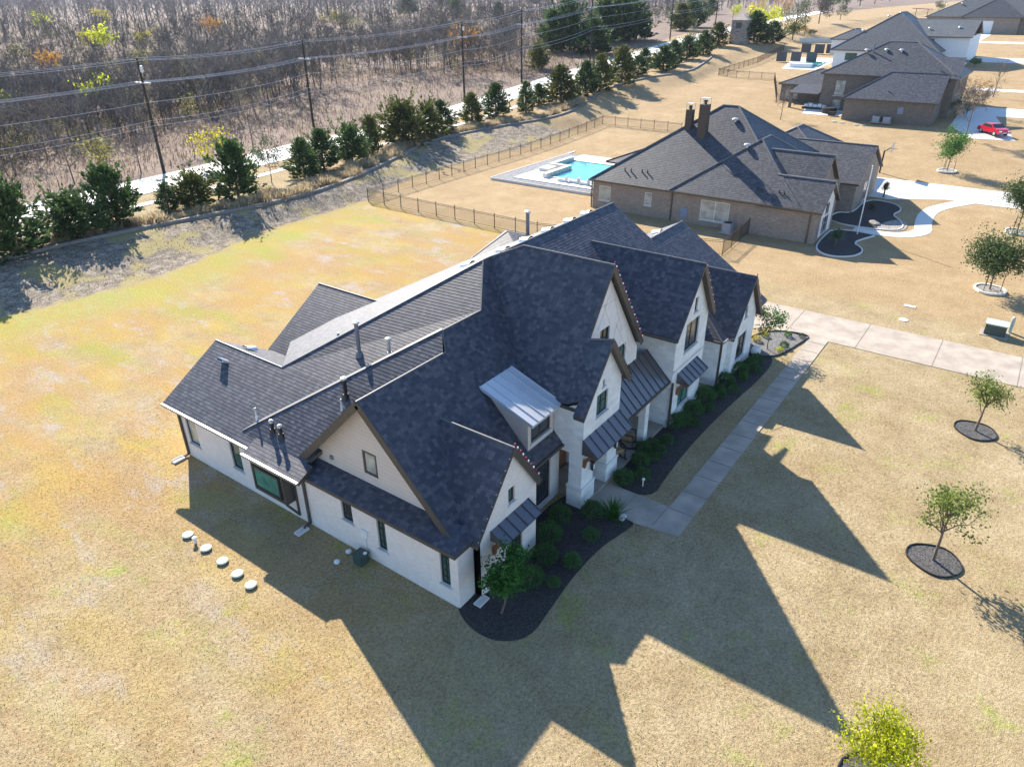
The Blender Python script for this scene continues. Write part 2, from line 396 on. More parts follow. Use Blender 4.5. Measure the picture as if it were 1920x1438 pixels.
def cap(mb, pts, w=.3, t=.05):      # ridge or hip cap following an edge
    for a, b in zip(pts, pts[1:]): mb.tube([Vector(a)+Vector((0,0,.0)), Vector(b)+Vector((0,0,.0))], t*1.6, 6, 0)
# ------------------------------------------------------------------ ground sheet and paved surfaces
def axis(lo, hi, st, far_lo, far_hi):
    a = list(np.arange(lo, hi+.01, st)); s = st; x = hi
    while x < far_hi: s *= 1.22; x += s; a.append(x)
    s = st; x = lo; b = []
    while x > far_lo: s *= 1.22; x -= s; b.append(x)
    return np.array(b[::-1]+a)
gx = axis(-40, 190, 1.0, -5000, 7000); gy = axis(-30, 95, 1.0, -5000, 7000)
GX, GY = np.meshgrid(gx, gy); GZ = terr(GX, GY)
V = np.stack([GX.ravel(), GY.ravel(), GZ.ravel()], 1); nx, ny = len(gx), len(gy)
I = np.arange(nx*ny).reshape(ny, nx); F = np.stack([I[:-1,:-1].ravel(), I[:-1,1:].ravel(), I[1:,1:].ravel(), I[1:,:-1].ravel()], 1)
def ss(a, b, x): t = np.clip((x-a)/(b-a), 0, 1); return t*t*(3-2*t)
yc = np.interp(GX, CX, CY); yl = np.minimum(np.interp(GX, LX, LY), yc-4)
own = ss(41, 39, GX)                                      # the near house's own lot
back = own*np.maximum(ss(5, 21, GY), .45*ss(-6, 4, GY)*ss(3, -1, GX))*ss(yl+.8, yl-.8, GY)
lush = own*ss(yl-7, yl-2.5, GY)*ss(yl+.3, yl-.3, GY)*ss(60, 10, GX) # watered strip at the foot of the bank
bank = ss(yl-.4, yl+.6, GY)*ss(yc+.3, yc-.2, GY)*ss(95, 78, GX)
wild = ss(70.5, 72.5, GY-np.interp(GX, [0, 30, 65, 95, 130, 220, 300], [0, 1, 6, 5, 4, 16, 18]))
neigh = ss(38, 42, GX)
zone = np.stack([np.clip(back, 0, 1), bank, wild, np.clip(lush, 0, 1)], -1).reshape(-1, 4)
m, t, b = new_mat('lawn')
p = pos_(t); at_ = nd(t, 'ShaderNodeAttribute', attribute_name='zone'); sp = nd(t, 'ShaderNodeSeparateColor', {0: at_.outputs['Color']})
zb, zk, zw, zl = sp.outputs[0], sp.outputs[1], sp.outputs[2], at_.outputs['Alpha']
zk = ramp_(t, math_(t, 'ADD', zk, math_(t, 'MULTIPLY', math_(t, 'SUBTRACT', noise_(t, p, .6, 5, .7), .5), 1.1)), [(.35, 0), (.65, 1)])
nb = nd(t, 'ShaderNodeAttribute', attribute_name='neigh').outputs['Fac']
st = nd(t, 'ShaderNodeMapping', {'Vector': p, 'Scale': (1.0, .42, 1.0), 'Rotation': (0, 0, radians(-12))}).outputs[0]
nA = noise_(t, p, .16, 4, .6); nB = noise_(t, p, .4, 5, .62); nC = noise_(t, p, 1.9, 5, .7); fine = noise_(t, p, 8, 3, .7); grain = noise_(t, p, 24, 2, .65)
base = ramp_(t, math_(t, 'ADD', math_(t, 'MULTIPLY', nB, .55), math_(t, 'MULTIPLY', nC, .45)), [(.3, (.215,.155,.082)), (.45, (.315,.24,.132)), (.56, (.375,.294,.17)), (.7, (.44,.355,.215))])
base = mix_(t, math_(t, 'MULTIPLY', nb, .75), base, ramp_(t, math_(t, 'ADD', math_(t, 'MULTIPLY', nB, .6), math_(t, 'MULTIPLY', nC, .4)), [(.35, (.32,.215,.11)), (.65, (.425,.3,.16))]))
# a few live green tufts anywhere on the near lot
gsp = ramp_(t, noise_(t, nd(t, 'ShaderNodeMapping', {'Vector': p, 'Location': (31, 7, 0)}).outputs[0], .38, 5, .72), [(.56, 0), (.7, 1)])
base = mix_(t, math_(t, 'MULTIPLY', math_(t, 'MULTIPLY', gsp, .75), math_(t, 'SUBTRACT', 1., nb)), base, (.26,.3,.05))
wrn = ramp_(t, noise_(t, nd(t, 'ShaderNodeMapping', {'Vector': p, 'Location': (-51, 17, 0)}).outputs[0], .55, 6, .74), [(.57, 0), (.7, 1)])
base = mix_(t, math_(t, 'MULTIPLY', wrn, .55), base, (.25,.19,.125))
tan2 = ramp_(t, noise_(t, nd(t, 'ShaderNodeMapping', {'Vector': p, 'Location': (5, 61, 0)}).outputs[0], .12, 4, .6), [(.4, 0), (.65, 1)])
base = mix_(t, math_(t, 'MULTIPLY', tan2, .35), base, (.27,.185,.09))
# back yard: yellow, rust, green and grey patches
yel = ramp_(t, noise_(t, nd(t, 'ShaderNodeMapping', {'Vector': st, 'Location': (3, 19, 0)}).outputs[0], .33, 4, .62), [(.44, 0), (.6, 1)])
rus = ramp_(t, noise_(t, nd(t, 'ShaderNodeMapping', {'Vector': st, 'Location': (-13, 5, 0)}).outputs[0], .28, 5, .66), [(.42, 0), (.56, 1)])
gre = ramp_(t, noise_(t, nd(t, 'ShaderNodeMapping', {'Vector': st, 'Location': (9, -27, 0)}).outputs[0], .25, 4, .6), [(.55, 0), (.68, 1)])
gry = ramp_(t, noise_(t, nd(t, 'ShaderNodeMapping', {'Vector': st, 'Location': (40, 2, 0)}).outputs[0], .5, 5, .7), [(.55, 0), (.66, 1)])
bk = mix_(t, math_(t, 'MULTIPLY', yel, .65), base, (.41,.285,.05))
bk = mix_(t, math_(t, 'MULTIPLY', rus, .62), bk, (.36,.215,.085)); bk = mix_(t, math_(t, 'MULTIPLY', gre, .6), bk, (.27,.28,.05)); bk = mix_(t, math_(t, 'MULTIPLY', gry, .8), bk, (.36,.31,.27))
base = mix_(t, zb, base, bk)
base = mix_(t, math_(t, 'MULTIPLY', zl, .5), base, ramp_(t, nB, [(.35, (.36,.31,.05)), (.6, (.26,.31,.035))]))
gr2 = mix_(t, .5, base, ramp_(t, gry, [(0, (1, 1, 1)), (1, (.95,.9,.9))]), 'MULTIPLY'); 
bkc = ramp_(t, math_(t, 'ADD', math_(t, 'MULTIPLY', noise_(t, p, 1.3, 5, .72), .6), math_(t, 'MULTIPLY', fine, .4)), [(.36, (.085,.068,.05)), (.5, (.215,.175,.13)), (.6, (.37,.32,.245)), (.75, (.3,.27,.13))])
bkc = mix_(t, ramp_(t, noise_(t, p, .3, 3), [(.52, 0), (.6, .8)]), bkc, (.33,.27,.11))
base = mix_(t, zk, base, bkc)
wl = ramp_(t, math_(t, 'ADD', math_(t, 'MULTIPLY', nC, .6), math_(t, 'MULTIPLY', nA, .4)), [(.3, (.1,.075,.058)), (.5, (.2,.145,.115)), (.7, (.31,.24,.17))])
base = mix_(t, zw, base, wl)
# blades: light and dark grain
g2 = math_(t, 'ADD', math_(t, 'MULTIPLY', fine, .5), math_(t, 'MULTIPLY', grain, .5))
base = mix_(t, 1., base, ramp_(t, g2, [(.34, .48), (.5, 1.0), (.65, 1.45)]), 'MULTIPLY')
t.links.new(base, b.inputs['Base Color']); b.inputs['Roughness'].default_value = .95; b.inputs['Specular IOR Level'].default_value = .15
bump_(t, math_(t, 'ADD', g2, math_(t, 'MULTIPLY', nC, .6)), .8, .07, b); M['lawn'] = m
g = npobj('lawn', V, F, 'lawn'); struct(g)
ca = g.data.color_attributes.new('zone', 'FLOAT_COLOR', 'POINT'); ca.data.foreach_set('color', zone.astype(np.float32).ravel())
fa = g.data.attributes.new('neigh', 'FLOAT', 'POINT'); fa.data.foreach_set('value', neigh.astype(np.float32).ravel())
g.data.polygons.foreach_set('use_smooth', [True]*len(F))

def sheet(name, poly, mat, dz=.02, sub=4.0, kind=True):      # a paved area lying on the terrain
    P = [Vector((x, y, 0)) for x, y in poly]; out = []
    def split(a, b, c):
        L = [(a-b).length, (b-c).length, (c-a).length]; k = L.index(max(L))
        if L[k] <= sub or max(a.x, b.x, c.x) < 55 and max(a.y, b.y, c.y) < 42: out.append((a, b, c)); return
        a, b, c = ((a, b, c), (b, c, a), (c, a, b))[k]; m = (a+b)/2; split(a, m, c); split(m, b, c)
    for t in tessellate_polygon([P]):
        a, b, c = (P[i] for i in t)
        if (b-a).cross(c-a).z < 0: b, c = c, b
        split(a, b, c)
    mb = MB(); z = lambda p, d=0: (p.x, p.y, tz(p.x, p.y)+dz+d)
    for t in out: mb.face([z(q) for q in t])
    sg = 1 if sum(P[i].x*P[(i+1) % len(P)].y-P[(i+1) % len(P)].x*P[i].y for i in range(len(P))) > 0 else -1
    for i in range(len(P)):
        a, b = P[i], P[(i+1) % len(P)]
        if sg < 0: a, b = b, a
        n = max(1, int((b-a).length/sub))
        for k in range(n): p0, p1 = a.lerp(b, k/n), a.lerp(b, (k+1)/n); mb.face([z(p0,-.12), z(p1,-.12), z(p1), z(p0)])
    o = mb.obj(name, mat); return struct(o) if kind else o
def strip(pts, w0, w1=None):        # polygon along a polyline, offset to both sides
    w1 = w0 if w1 is None else w1; P = [Vector((x, y, 0)) for x, y in pts]; L, R = [], []
    for i, q in enumerate(P):
        d = (P[min(i+1, len(P)-1)]-P[max(i-1, 0)]).normalized(); nn = Vector((-d.y, d.x, 0)); L.append(q+nn*w0); R.append(q-nn*w1)
    return [(q.x, q.y) for q in L]+[(q.x, q.y) for q in R[::-1]]
def smooth(pts, it=2, closed=True):
    for _ in range(it):
        q = []; n = len(pts)
        for i in range(n if closed else n-1):
            a, b = pts[i], pts[(i+1) % n]; q += [(.75*a[0]+.25*b[0], .75*a[1]+.25*b[1]), (.25*a[0]+.75*b[0], .25*a[1]+.75*b[1])]
        if not closed: q = [pts[0]]+q+[pts[-1]]
        pts = q
    return pts
# road beyond the trees, one long ribbon along y
RN = [(-120,64.6),(10,64.8),(25,65.3),(34,65.9),(54,68.5),(84,69.4),(106,69.6),(152,70.4),(204,74.4),(274,80),(420,96)]
RW = [(-120,70.6),(16,70.9),(32,73.2),(64,77),(94,77.2),(132,77.6),(170,79.5),(223,86.5),(301,96),(430,118)]
RF = [(x, np.interp(x, *np.array(RN).T)+6.4+min(max((x-10)*.03, 0), 1)) for x, _ in RN]
struct(sheet('road', RN+RF[::-1], 'concrete_white', .05, 4.0))
sheet('footpath', [(x, y-4.6) for x, y in RN[:7]]+[(x, y-3.4) for x, y in RN[:7]][::-1], 'concrete_white', .04, 4.0)
# own driveway: slabs with joints, walk to the porch
ms = MB(); sheet('driveway', [(31.6,-40),(36.1,-40),(36.1,11.5),(29.2,11.5),(29.2,1.6),(31.6,-1.0)], 'concrete', .03, 3.0)
jm = MB()
def joint(a, b, w=.035, z=.036): jm.beam((a[0],a[1],z),(b[0],b[1],z), w, .012)
for y in (-33,-28.6,-24.2,-19.8,-15.4,-11.,-6.6,-2.2,2.2,6.6): joint((31.6 if y < -1 else 29.2, y), (36.1, y))
sheet('front_walk', [(8.34,-4.95),(31.6,-4.95),(31.6,-3.8),(9.95,-3.8),(9.95,-.72),(8.35,-.72),(8.1,-3.0)], 'concrete', .04, 3.0)
for i in range(15): joint((9.9+i*1.5,-4.92),(9.9+i*1.5,-3.82), .025, .046)
for y in (-2.2,-3.75): joint((8.4,y),(9.9,y), .025, .046)
M['joint'] = simple('dark_joint', (.22,.19,.155), .95)
struct(jm.obj('pavement_joints', 'joint'))
# planting beds
bedA = smooth([(-.15,.0),(-.55,-1.0),(-.45,-2.1),(.4,-2.9),(1.8,-2.75),(3.9,-2.55),(6.0,-2.6),(7.4,-2.95),(8.3,-3.1),(8.4,-1.0),(8.4,.6),(4.5,.6),(.5,.5)], 2)
sheet('mulch_bed', bedA, 'mulch', .025, 1.5)
bedB = smooth([(9.95,-.7),(10.0,-2.9),(12,-2.7),(15.4,-2.55),(20.5,-2.75),(24,-3.05),(26.8,-3.0),(27.6,-2.4),(27.8,-1.3),(27,-.9),(22,-.8),(16,-.6),(13,-.6)], 2)
sheet('mulch_bed', bedB, 'mulch', .025, 1.5)
bedC = smooth([(26.9,-1.3),(27.1,-2.6),(28.3,-3.2),(30.4,-3.55),(31.9,-3.9),(31.6,-1.9),(30.4,-.9),(28.8,-.5),(27.2,-.5)], 2)
sheet('gravel_bed', bedC, 'gravel', .03, 1.5)
eb = MB(); q = [(x, y, .05) for x, y in bedC]; 
for a, b_ in zip(q, q[1:]+q[:1]): eb.beam(a, b_, .05, .1)
tag(eb.obj('steel_edging', 'black'), 'black steel edging around the grey gravel bed by the driveway', 'edging')
# stone kerb along the bank
kb = MB()
kp = [(x, y) for x, y in smooth(CURB[1:20], 2, False) if -60 < x < 176]
for a, b_ in zip(kp, kp[1:]): kb.beam((a[0],a[1],tz(*a)+.08), (b_[0],b_[1],tz(*b_)+.08), .38, .34)
struct(kb.obj('kerb', 'stone_curb'))

# ------------------------------------------------------------------ the near house
H = thing('house', 'large white limewashed brick house with steep charcoal gables in the foreground', 'house', (0,0,0))
def pP(x, y): return (x, y, 2.695+1.03*y)
def pF(x, y): return (x, y, 3.29+.6*x)
def pG(x, y): return (x, y, 3.3+.84*x)
def p2(x, y): return (x, y, 9.38+.65*(y-6.5))
def p3(x, y): return (x, y, 3.0+.65*(y+1.35))
def roof(polys, name='roof', mats=('shingle','trim'), parent=None, **k):
    mb = MB()
    for q in polys: roofpoly(mb, q, **k)
    return mb.obj(name, mats, parent or H)
rm = roof([[pP(.1,.42),pP(8.0,.42),pP(8.25,3.2),pP(8.25,4.5),pP(.1,4.5)], [pP(5.0,4.5),pP(8.25,4.5),pP(8.1,5.08),pP(5.55,5.08)],
      [pP(8.25,2.9),pP(9.0,3.6),pP(10.9,6.45),pP(10.15,6.5),pP(8.1,5.08),pP(8.25,4.5)],
      [(.1,4.5,7.33),(6.5,4.5,7.33),(6.5,8.85,2.98),(.1,8.85,2.98)]], 'front_roof')
rg = roof([[pG(0,12.2),pG(0,8.0),pG(4.8,4.45),pG(5.52,5.08)], [(0,12.2,3.3),(5.52,5.08,7.94),(8.3,5.08,7.94),(8.3,12.2,3.3)]], 'hip_roof')
rf = roof([[pF(-.4,17.9),pF(-.4,10.9),pF(2.94,10.9),pF(2.94,17.9)], [pF(.03,10.9),pF(.03,8.2),pF(2.94,8.2),pF(2.94,10.9)], [pF(2.94,12.75),(8.1,5.08,7.96),pF(2.94,8.5)], [pF(2.94,12.75),(10.15,6.5,9.38),(8.1,5.08,7.96)],
      [(2.94,17.9,5.054),(2.94,11.5,5.054),(6.3,11.5,3.038),(6.3,17.9,3.038)]], 'rear_roof')
rw = roof([[(2.94,12.75,5.05),(10.15,6.5,9.38),(8,18.7,3.2)], [(10.15,6.5,9.38),(22.4,6.5,9.38),(24,18.7,3.2),(8,18.7,3.2)]], 'rear_roof')
rb = roof([[(10.0,18.3,5.75),(10.0,11,5.75),(6.0,11,3.2),(6.0,18.3,3.2)], [(10.0,18.3,5.75),(10.0,11,5.75),(14.0,11,3.2),(14.0,18.3,3.2)]], 'wing_roof')
rb = roof([[(28,18.2,4.35),(24.3,18.9,3.1),(24.3,13.5,3.1)], [(28,18.2,4.35),(24.3,13.5,3.1),(31.5,13.5,3.1)], [(28,18.2,4.35),(31.5,13.5,3.1),(31.5,21,3.1)], [(28,18.2,4.35),(31.5,21,3.1),(24.3,18.9,3.1)]], 'wing_roof')
r2 = roof([[p2(10.3,6.5),p2(22.4,6.5),p2(22.4,1.2),p2(14.5,1.2)],
      [p3(21.4,-1.35),p3(24.0,2.4),p3(24.,4.85),p3(29.0,4.85),p3(29.0,-1.35)], [p3(20.3,4.85),p3(24.,4.85),p3(24.,2.4),p3(20.3,2.4)],
      [(21.4,-1.35,3.0),(24.0,2.4,5.44),(21.4,4.0,3.0)],
      [(20.3,4.85,7.03),(29.0,4.85,7.03),(29.0,12.0,3.3),(20.3,12.0,3.3)]], 'right_roof')
def zl(x): return 10.1-1.44*(11.1-x)
def zg(x): return 7.72-1.25*(9.2-x)
def zr(x): return 10.1-1.4*(x-11.1)
roof([[(7.6,.25,zl(7.6)),(11.1,.25,10.1),(11.1,4.9,10.1),(10.6,6.55,zl(10.6)),(7.6,2.8,zl(7.6))], [(7.6,-.92,zg(7.6)),(9.2,-.92,zg(9.2)),(9.2,.5,zl(9.2)-.06)], [(7.6,-.92,zg(7.6)),(9.2,.5,zl(9.2)-.06),(7.6,.5,zl(7.6)-.06)], [(7.04,-.92,zg(7.04)),(7.6,-.92,zg(7.6)),(7.6,-.4,zg(7.6)),(7.04,-.4,zg(7.04))]], 'gable_roof')
roof([[(11.1,.25,10.1),(14.5,.25,zr(14.5)),(14.5,2.3,zr(14.5)),(11.7,6.5,zr(11.7)),(11.1,4.9,10.1)], [(11.1,4.9,10.1),(10.6,6.5,9.37),(11.7,6.5,9.37)]], 'gable_roof')
roof([[(9.2,-.92,7.72),(11.05,-.92,5.2),(11.05,.58,5.2),(9.2,.58,7.3)]], 'gable_roof')
roof([[(2.85,-.5,5.8),(2.85,3.1,5.8),(.55,3.1,2.85),(.55,-.5,2.85)], [(2.85,-.5,5.8),(2.85,3.1,5.8),(4.55,3.1,3.4),(4.55,-.5,3.4)]], 'gable_roof')
roof([[(17.7,-1.25,8.56),(17.7,5.3,8.56),(15.2,5.3,5.45),(15.2,-.6,5.45),(15.2,-1.25,5.45)], [(17.7,-1.25,8.56),(17.7,5.3,8.56),(19.85,5.3,5.4),(19.85,-1.25,5.4)]], 'gable_roof')
roof([[(24.57,-1.8,5.95),(24.57,3.4,5.95),(22.1,3.4,3.0),(22.1,-1.8,3.0)], [(24.57,-1.8,5.95),(24.57,3.4,5.95),(26.75,3.4,3.0),(26.75,-1.8,3.0)]], 'gable_roof')
# skirt roof under the big end gable
roof([[(-.42,-.25,2.98),(-.42,8.35,2.98),(.7,8.35,3.32),(.7,.3,3.32)], [(-.42,-.25,2.98),(.7,.3,3.32),(1.1,.3,3.32),(1.1,-.25,2.98)]], 'skirt_roof')
# ridge and hip caps
for e in ([(.1,4.5,7.33),(5.0,4.5,7.33),(5.55,5.08,7.94),(8.1,5.08,7.94),(10.15,6.5,9.38),(10.6,6.5,9.38)], [(2.94,17.9,5.05),(2.94,12.75,5.05),(10.15,6.5,9.38)],
          [(11.1,.25,10.1),(11.1,4.9,10.1),(10.6,6.5,9.38)], [(11.5,6.5,9.38),(22.4,6.5,9.38)], [(2.85,-.5,5.8),(2.85,3.0,5.8)], [(9.2,-.92,7.72),(9.2,.3,7.42)], [(17.7,-1.25,8.56),(17.7,5.2,8.56)],
          [(24.57,-1.8,5.95),(24.57,3.1,5.95)], [(23.5,4.85,7.03),(29.0,4.85,7.03)], [(21.4,-1.35,3.0),(24.,2.4,5.44)], [(10.,18.3,5.75),(10.,12.5,5.75)], [(24.3,18.9,3.1),(28,18.2,4.35),(24.3,13.5,3.1)]):
    cp = MB(); cp.tube(e, .045, 6); cp.obj('ridge_cap', 'cap', H)
hp = MB(); hp.face([(0,12.2,3.34),(5.52,5.08,7.98),(5.75,5.3,7.93),(.23,12.42,3.29)]); hp.face([(0,12.2,3.2),(.23,12.42,3.29),(.23,12.42,3.1)]); hp.face([(.23,12.42,3.29),(5.75,5.3,7.93),(5.75,5.3,7.6),(.23,12.42,2.96)]); hp.obj('hip_cap', 'cap', H)

def gable(x0, x1, xa, z0, ze0, ze1, za): return [(x0,z0),(x1,z0),(x1,ze1),(xa,za),(x0,ze0)]
XD = (1,0,0)
# left wall, u runs from y=17.5 towards the viewer
wl = MB(); LH = [(17.5-17.05,17.5-16.2,.9,2.45),(17.5-13.55,17.5-12.78,.87,2.45),(17.5-6.1,17.5-5.48,1.37,2.4),(17.5-4.1,17.5-3.63,.85,2.5),(17.5-.86,17.5-.39,.85,2.42)]
wall(wl, (0,17.5,0), (0,-1,0), [(0,0),(17.5,0),(17.5,3.02),(0,3.02)], LH)
wall(wl, (0,0,0), XD, [(0,0),(.9,0),(.9,3.0),(0,3.0)])
wall(wl, (.9,0,0), (0,-1,0), [(0,0),(.33,0),(.33,3.1),(0,3.1)])
wl.obj('wall', 'white_brick', H)
for i, (h, gr, gl) in enumerate(zip(LH, ((1,1),(1,1),(1,1),(2,5),(2,5)), ('glass_blind','glass','glass_dark','glass','glass'))): window(H, (0,17.5,0), (0,-1,0), h, gr, gl)
g1 = MB(); wall(g1, (.6,9,0), (0,-1,0), [(.3,2.9),(8.7,2.9),(4.5,7.2)], [(9-5.12,9-4.35,3.72,4.8)])
g1.obj('gable_wall', 'siding', H); gw = window(H, (.6,9,0), (0,-1,0), (9-5.12,9-4.35,3.72,4.8), (1,1), 'glass_blind', 'trim', None, .04, .1)
mb = MB(); mb.box(.52,6.9,3.62,.6,7.05,3.78); mb.box(.52,1.55,3.6,.6,1.75,3.78); mb.obj('wall_vent', 'vent_grey', H)
# rake boards on the big end gable
mb = MB()
for ya, yb, za, zb_ in ((8.85,4.5,2.98,7.33),(4.5,.25,7.33,2.96)): mb.beam((.12,ya,za-.13),(.12,yb,zb_-.13), .3, .05, 0, (1,0,0))
mb.obj('rake_board', 'trim', H)
# bay window on the left wall
mb = MB(); mb.box(-.5,9.1,.95,0,11.25,2.95); mb.obj('bay', 'trim', H)
bw = window(H, (-.5,11.25,0), (0,-1,0), (.18,1.97,1.18,2.35), (1,1), 'glass_green', 'frame', None, -.05, .1)
mb = MB(); mb.box(-.53,9.3,2.42,-.5,11.1,2.72); mb.obj('panel', 'siding', H)
mb = MB(); mb.beam((-.02,9.0,.2),(-.02,9.0,2.9),.1,.1); mb.beam((-.02,9.0,.2),(-.5,9.12,1.0),.08,.1); mb.obj('bracket', 'trim', H)
roof([[(-.78,7.55,3.0),(-.78,11.2,3.0),(.0,11.2,3.34),(.0,7.55,3.34)]], 'bay_roof', ('shingle','gutter'))
# front gable on the left
f1 = MB(); FH = [(2.6,3.55,.62,2.0),(2.65,3.05,3.3,3.98)]
wall(f1, (0,-.33,0), XD, gable(.9,4.5,2.85,0,3.2,3.3,5.6), FH); wall(f1, (.9,.4,0), (0,-1,0), [(0,0),(.73,0),(.73,3.2),(0,3.2)])
wall(f1, (4.5,-.33,0), (0,1,0), [(0,0),(1.2,0),(1.2,3.2),(0,3.2)])
f1.obj('wall', 'white_brick', H); window(H, (0,-.33,0), XD, FH[0], (2,1), 'glass_dark'); window(H, (0,-.33,0), XD, FH[1], (1,1), 'glass')
# window wall and pier
f2 = MB(); wall(f2, (4.5,.8,0), XD, [(0,0),(3.5,0),(3.5,3.25),(0,3.25)], [(.9,2.8,.25,2.5)]); wall(f2, (8.0,.8,0), (0,1,0), [(0,0),(1.6,0),(1.6,3.2),(0,3.2)])
f2.obj('wall', 'white_brick', H); window(H, (4.5,.8,0), XD, (.9,2.8,.25,2.5), (2,1), 'glass_dark')
# entry gable, its columns and arch
f3 = MB(); EH = [(8.62,9.58,4.2,5.25),(9.06,9.24,5.52,5.82)]
wall(f3, (0,-.6,0), XD, [(7.6,0),(8.6,0),(8.6,2.35),(8.75,2.62),(9.2,2.75),(9.7,2.62),(9.85,2.35),(9.85,0),(10.75,0),(10.75,5.35),(9.2,7.5),(7.6,5.5)], EH)
wall(f3, (7.6,2.2,0), (0,-1,0), [(0,2.75),(2.15,2.75),(2.15,0),(2.8,0),(2.8,5.5),(1.9,5.02),(0,5.02)])
wall(f3, (8.6,-.6,0), (0,1,0), [(0,0),(.65,0),(.65,2.35),(0,2.35)]); wall(f3, (8.6,.05,0), (-1,0,0), [(0,0),(1.0,0),(1.0,2.7),(0,2.7)])
wall(f3, (9.85,.05,0), (0,-1,0), [(0,0),(.65,0),(.65,2.35),(0,2.35)]); wall(f3, (10.75,-.6,0), (0,1,0), [(0,0),(.65,0),(.65,5.3),(0,5.3)]); wall(f3, (10.75,.05,0), (-1,0,0), [(0,0),(.9,0),(.9,2.7),(0,2.7)])
f3.box(8.0,.0,2.76,10.75,2.2,2.9); f3.obj('wall', 'white_stone', H)
cb = MB()
for x0, x1 in ((7.55,8.68),(9.77,10.82)): cb = MB(); cb.box(x0,-.66,0,x1,.1,1.02); cb.box(x0-.03,-.69,1.02,x1+.03,.13,1.1); cb.obj('column_base', 'white_stone', H)
window(H, (0,-.6,0), XD, EH[0], (2,2), 'glass'); window(H, (0,-.6,0), XD, EH[1], (1,1), 'glass_dark')
# tall gable
f4 = MB(); TH = [(10.8,11.65,5.85,7.1),(12.62,13.4,4.65,5.6)]
wall(f4, (0,.6,0), XD, gable(8.2,14.65,11.1,3.0,5.6,4.85,9.82), TH); wall(f4, (14.65,.6,0), (0,1,0), [(0,3),(3,3),(3,5.1),(0,5.1)])
f4.obj('wall', 'stucco', H)
for h in TH: window(H, (0,.6,0), XD, h, (2,1), 'glass_dark' if h[0] < 11 else 'glass')
tb = MB()
def tim(a, b, w=.05): tb.beam((a[0],.594,a[1]),(b[0],.594,b[1]), .012, w, 0, (0,0,1) if abs(a[0]-b[0]) > .01 else (1,0,0))
for a, b_ in (((10.6,9.0),(11.6,7.2)),((11.7,9.0),(10.6,7.2)),((11.9,8.3),(12.9,6.3)),((12.6,7.4),(11.9,6.0)),((13.1,6.6),(13.8,5.2)),((12.2,7.0),(13.9,4.6)),((10.6,8.2),(12.0,8.2))): tim(a, b_)
tb.obj('timber', 'tudor', H)
for i, (xa, za, xb, zb_, y) in enumerate(((11.1,10.1,14.5,5.34,.25),(9.2,7.72,11.05,5.2,-.92),(17.7,8.56,19.85,5.4,-1.25),(24.57,5.95,26.75,3.0,-1.8),(2.85,5.8,4.55,3.4,-.5))):
    mb = MB(); mb.beam((xa,y+.03,za-.14),(xb,y+.03,zb_-.14), .27, .05, 0, (0,1,0)); mb.obj('rake_board', 'trim', H)
# porch: floor, back wall, metal roof
pf = MB(); pf.box(8.0,-.7,0,15.9,2.6,.15); pf.obj('porch_floor', 'concrete', H)
pb = MB(); PH = [(9.0,10.1,.15,2.5),(11.6,12.9,.6,2.3),(13.9,15.2,.6,2.3)]
wall(pb, (0,1.6,0), XD, [(8,0),(15.9,0),(15.9,4.2),(8,4.2)], PH); pb.obj('wall', 'white_brick', H)
d = MB(); d.box(9.05,1.68,.15,10.05,1.74,2.45); dr = d.obj('door', 'wood', H); k = MB(); k.box(9.15,1.63,1.1,9.2,1.69,1.3); k.obj('handle', 'black', dr)
for h in PH[1:]: window(H, (0,1.6,0), XD, h, (2,1), 'glass_dark')
mb = MB(); seam_roof(mb, (10.78,-.78,2.82),(15.88,-.78,2.82),(15.88,.62,4.2),(10.78,.62,4.2), 10, .06); mb.obj('porch_roof', 'metal_roof', H)
mb = MB(); mb.box(10.8,-.84,2.68,15.88,-.72,2.82); mb.obj('gutter', 'trim', H)
mb = MB(); mb.box(13.7,-.6,.15,14.1,-.25,2.7); mb.box(10.8,-.62,2.5,15.88,-.3,2.7); mb.obj('porch_beam', 'white_stone', H)
# right two-storey gable
f5 = MB(); RH = [(17.0,18.68,3.95,5.5),(17.78,18.15,5.92,6.68),(16.9,18.35,.75,2.1)]
wall(f5, (0,-.9,0), XD, gable(15.9,19.8,17.75,0,5.5,5.4,8.35), RH); wall(f5, (15.9,3,0), (0,-1,0), [(0,0),(3.9,0),(3.9,5.6),(0,5.6)]); wall(f5, (19.8,-.9,0), (0,1,0), [(0,0),(4,0),(4,5.5),(0,5.5)])
f5.obj('wall', 'white_stone', H)
window(H, (0,-.9,0), XD, RH[0], (2,1), 'glass_dark'); window(H, (0,-.9,0), XD, RH[1], (1,1), 'glass'); window(H, (0,-.9,0), XD, RH[2], (2,2), 'glass_green')
mb = MB(); mb.box(15.88,-.94,3.22,19.82,-.9,3.34); mb.obj('belt_course', 'sill', H)
# recess and the last gable
f6 = MB(); wall(f6, (21.6,3,0), (0,-1,0), [(0,0),(4.2,0),(4.2,3.0),(0,3.0)]); wall(f6, (21.6,-1.2,0), XD, [(0,0),(1.3,0),(1.3,3.0),(0,3.0)]); wall(f6, (19.8,1.5,0), XD, [(0,0),(1.8,0),(1.8,3),(0,3)])
wall(f6, (22.9,-1.2,0), (0,-1,0), [(0,0),(.3,0),(.3,3.1),(0,3.1)]); wall(f6, (26.4,-1.5,0), (0,1,0), [(0,0),(2,0),(2,3.1),(0,3.1)])
wall(f6, (26.4,-.6,0), XD, [(0,0),(2.3,0),(2.3,3.1),(0,3.1)]); wall(f6, (28.7,-.6,0), (0,1,0), [(0,0),(12,0),(12,3.2),(5.4,6.8),(0,3.2)])
GH = [(23.75,25.2,.8,2.4),(24.38,24.78,3.4,4.1)]
wall(f6, (0,-1.5,0), XD, gable(22.9,26.4,24.6,0,3.4,3.2,5.75), GH); f6.obj('wall', 'white_stone', H)
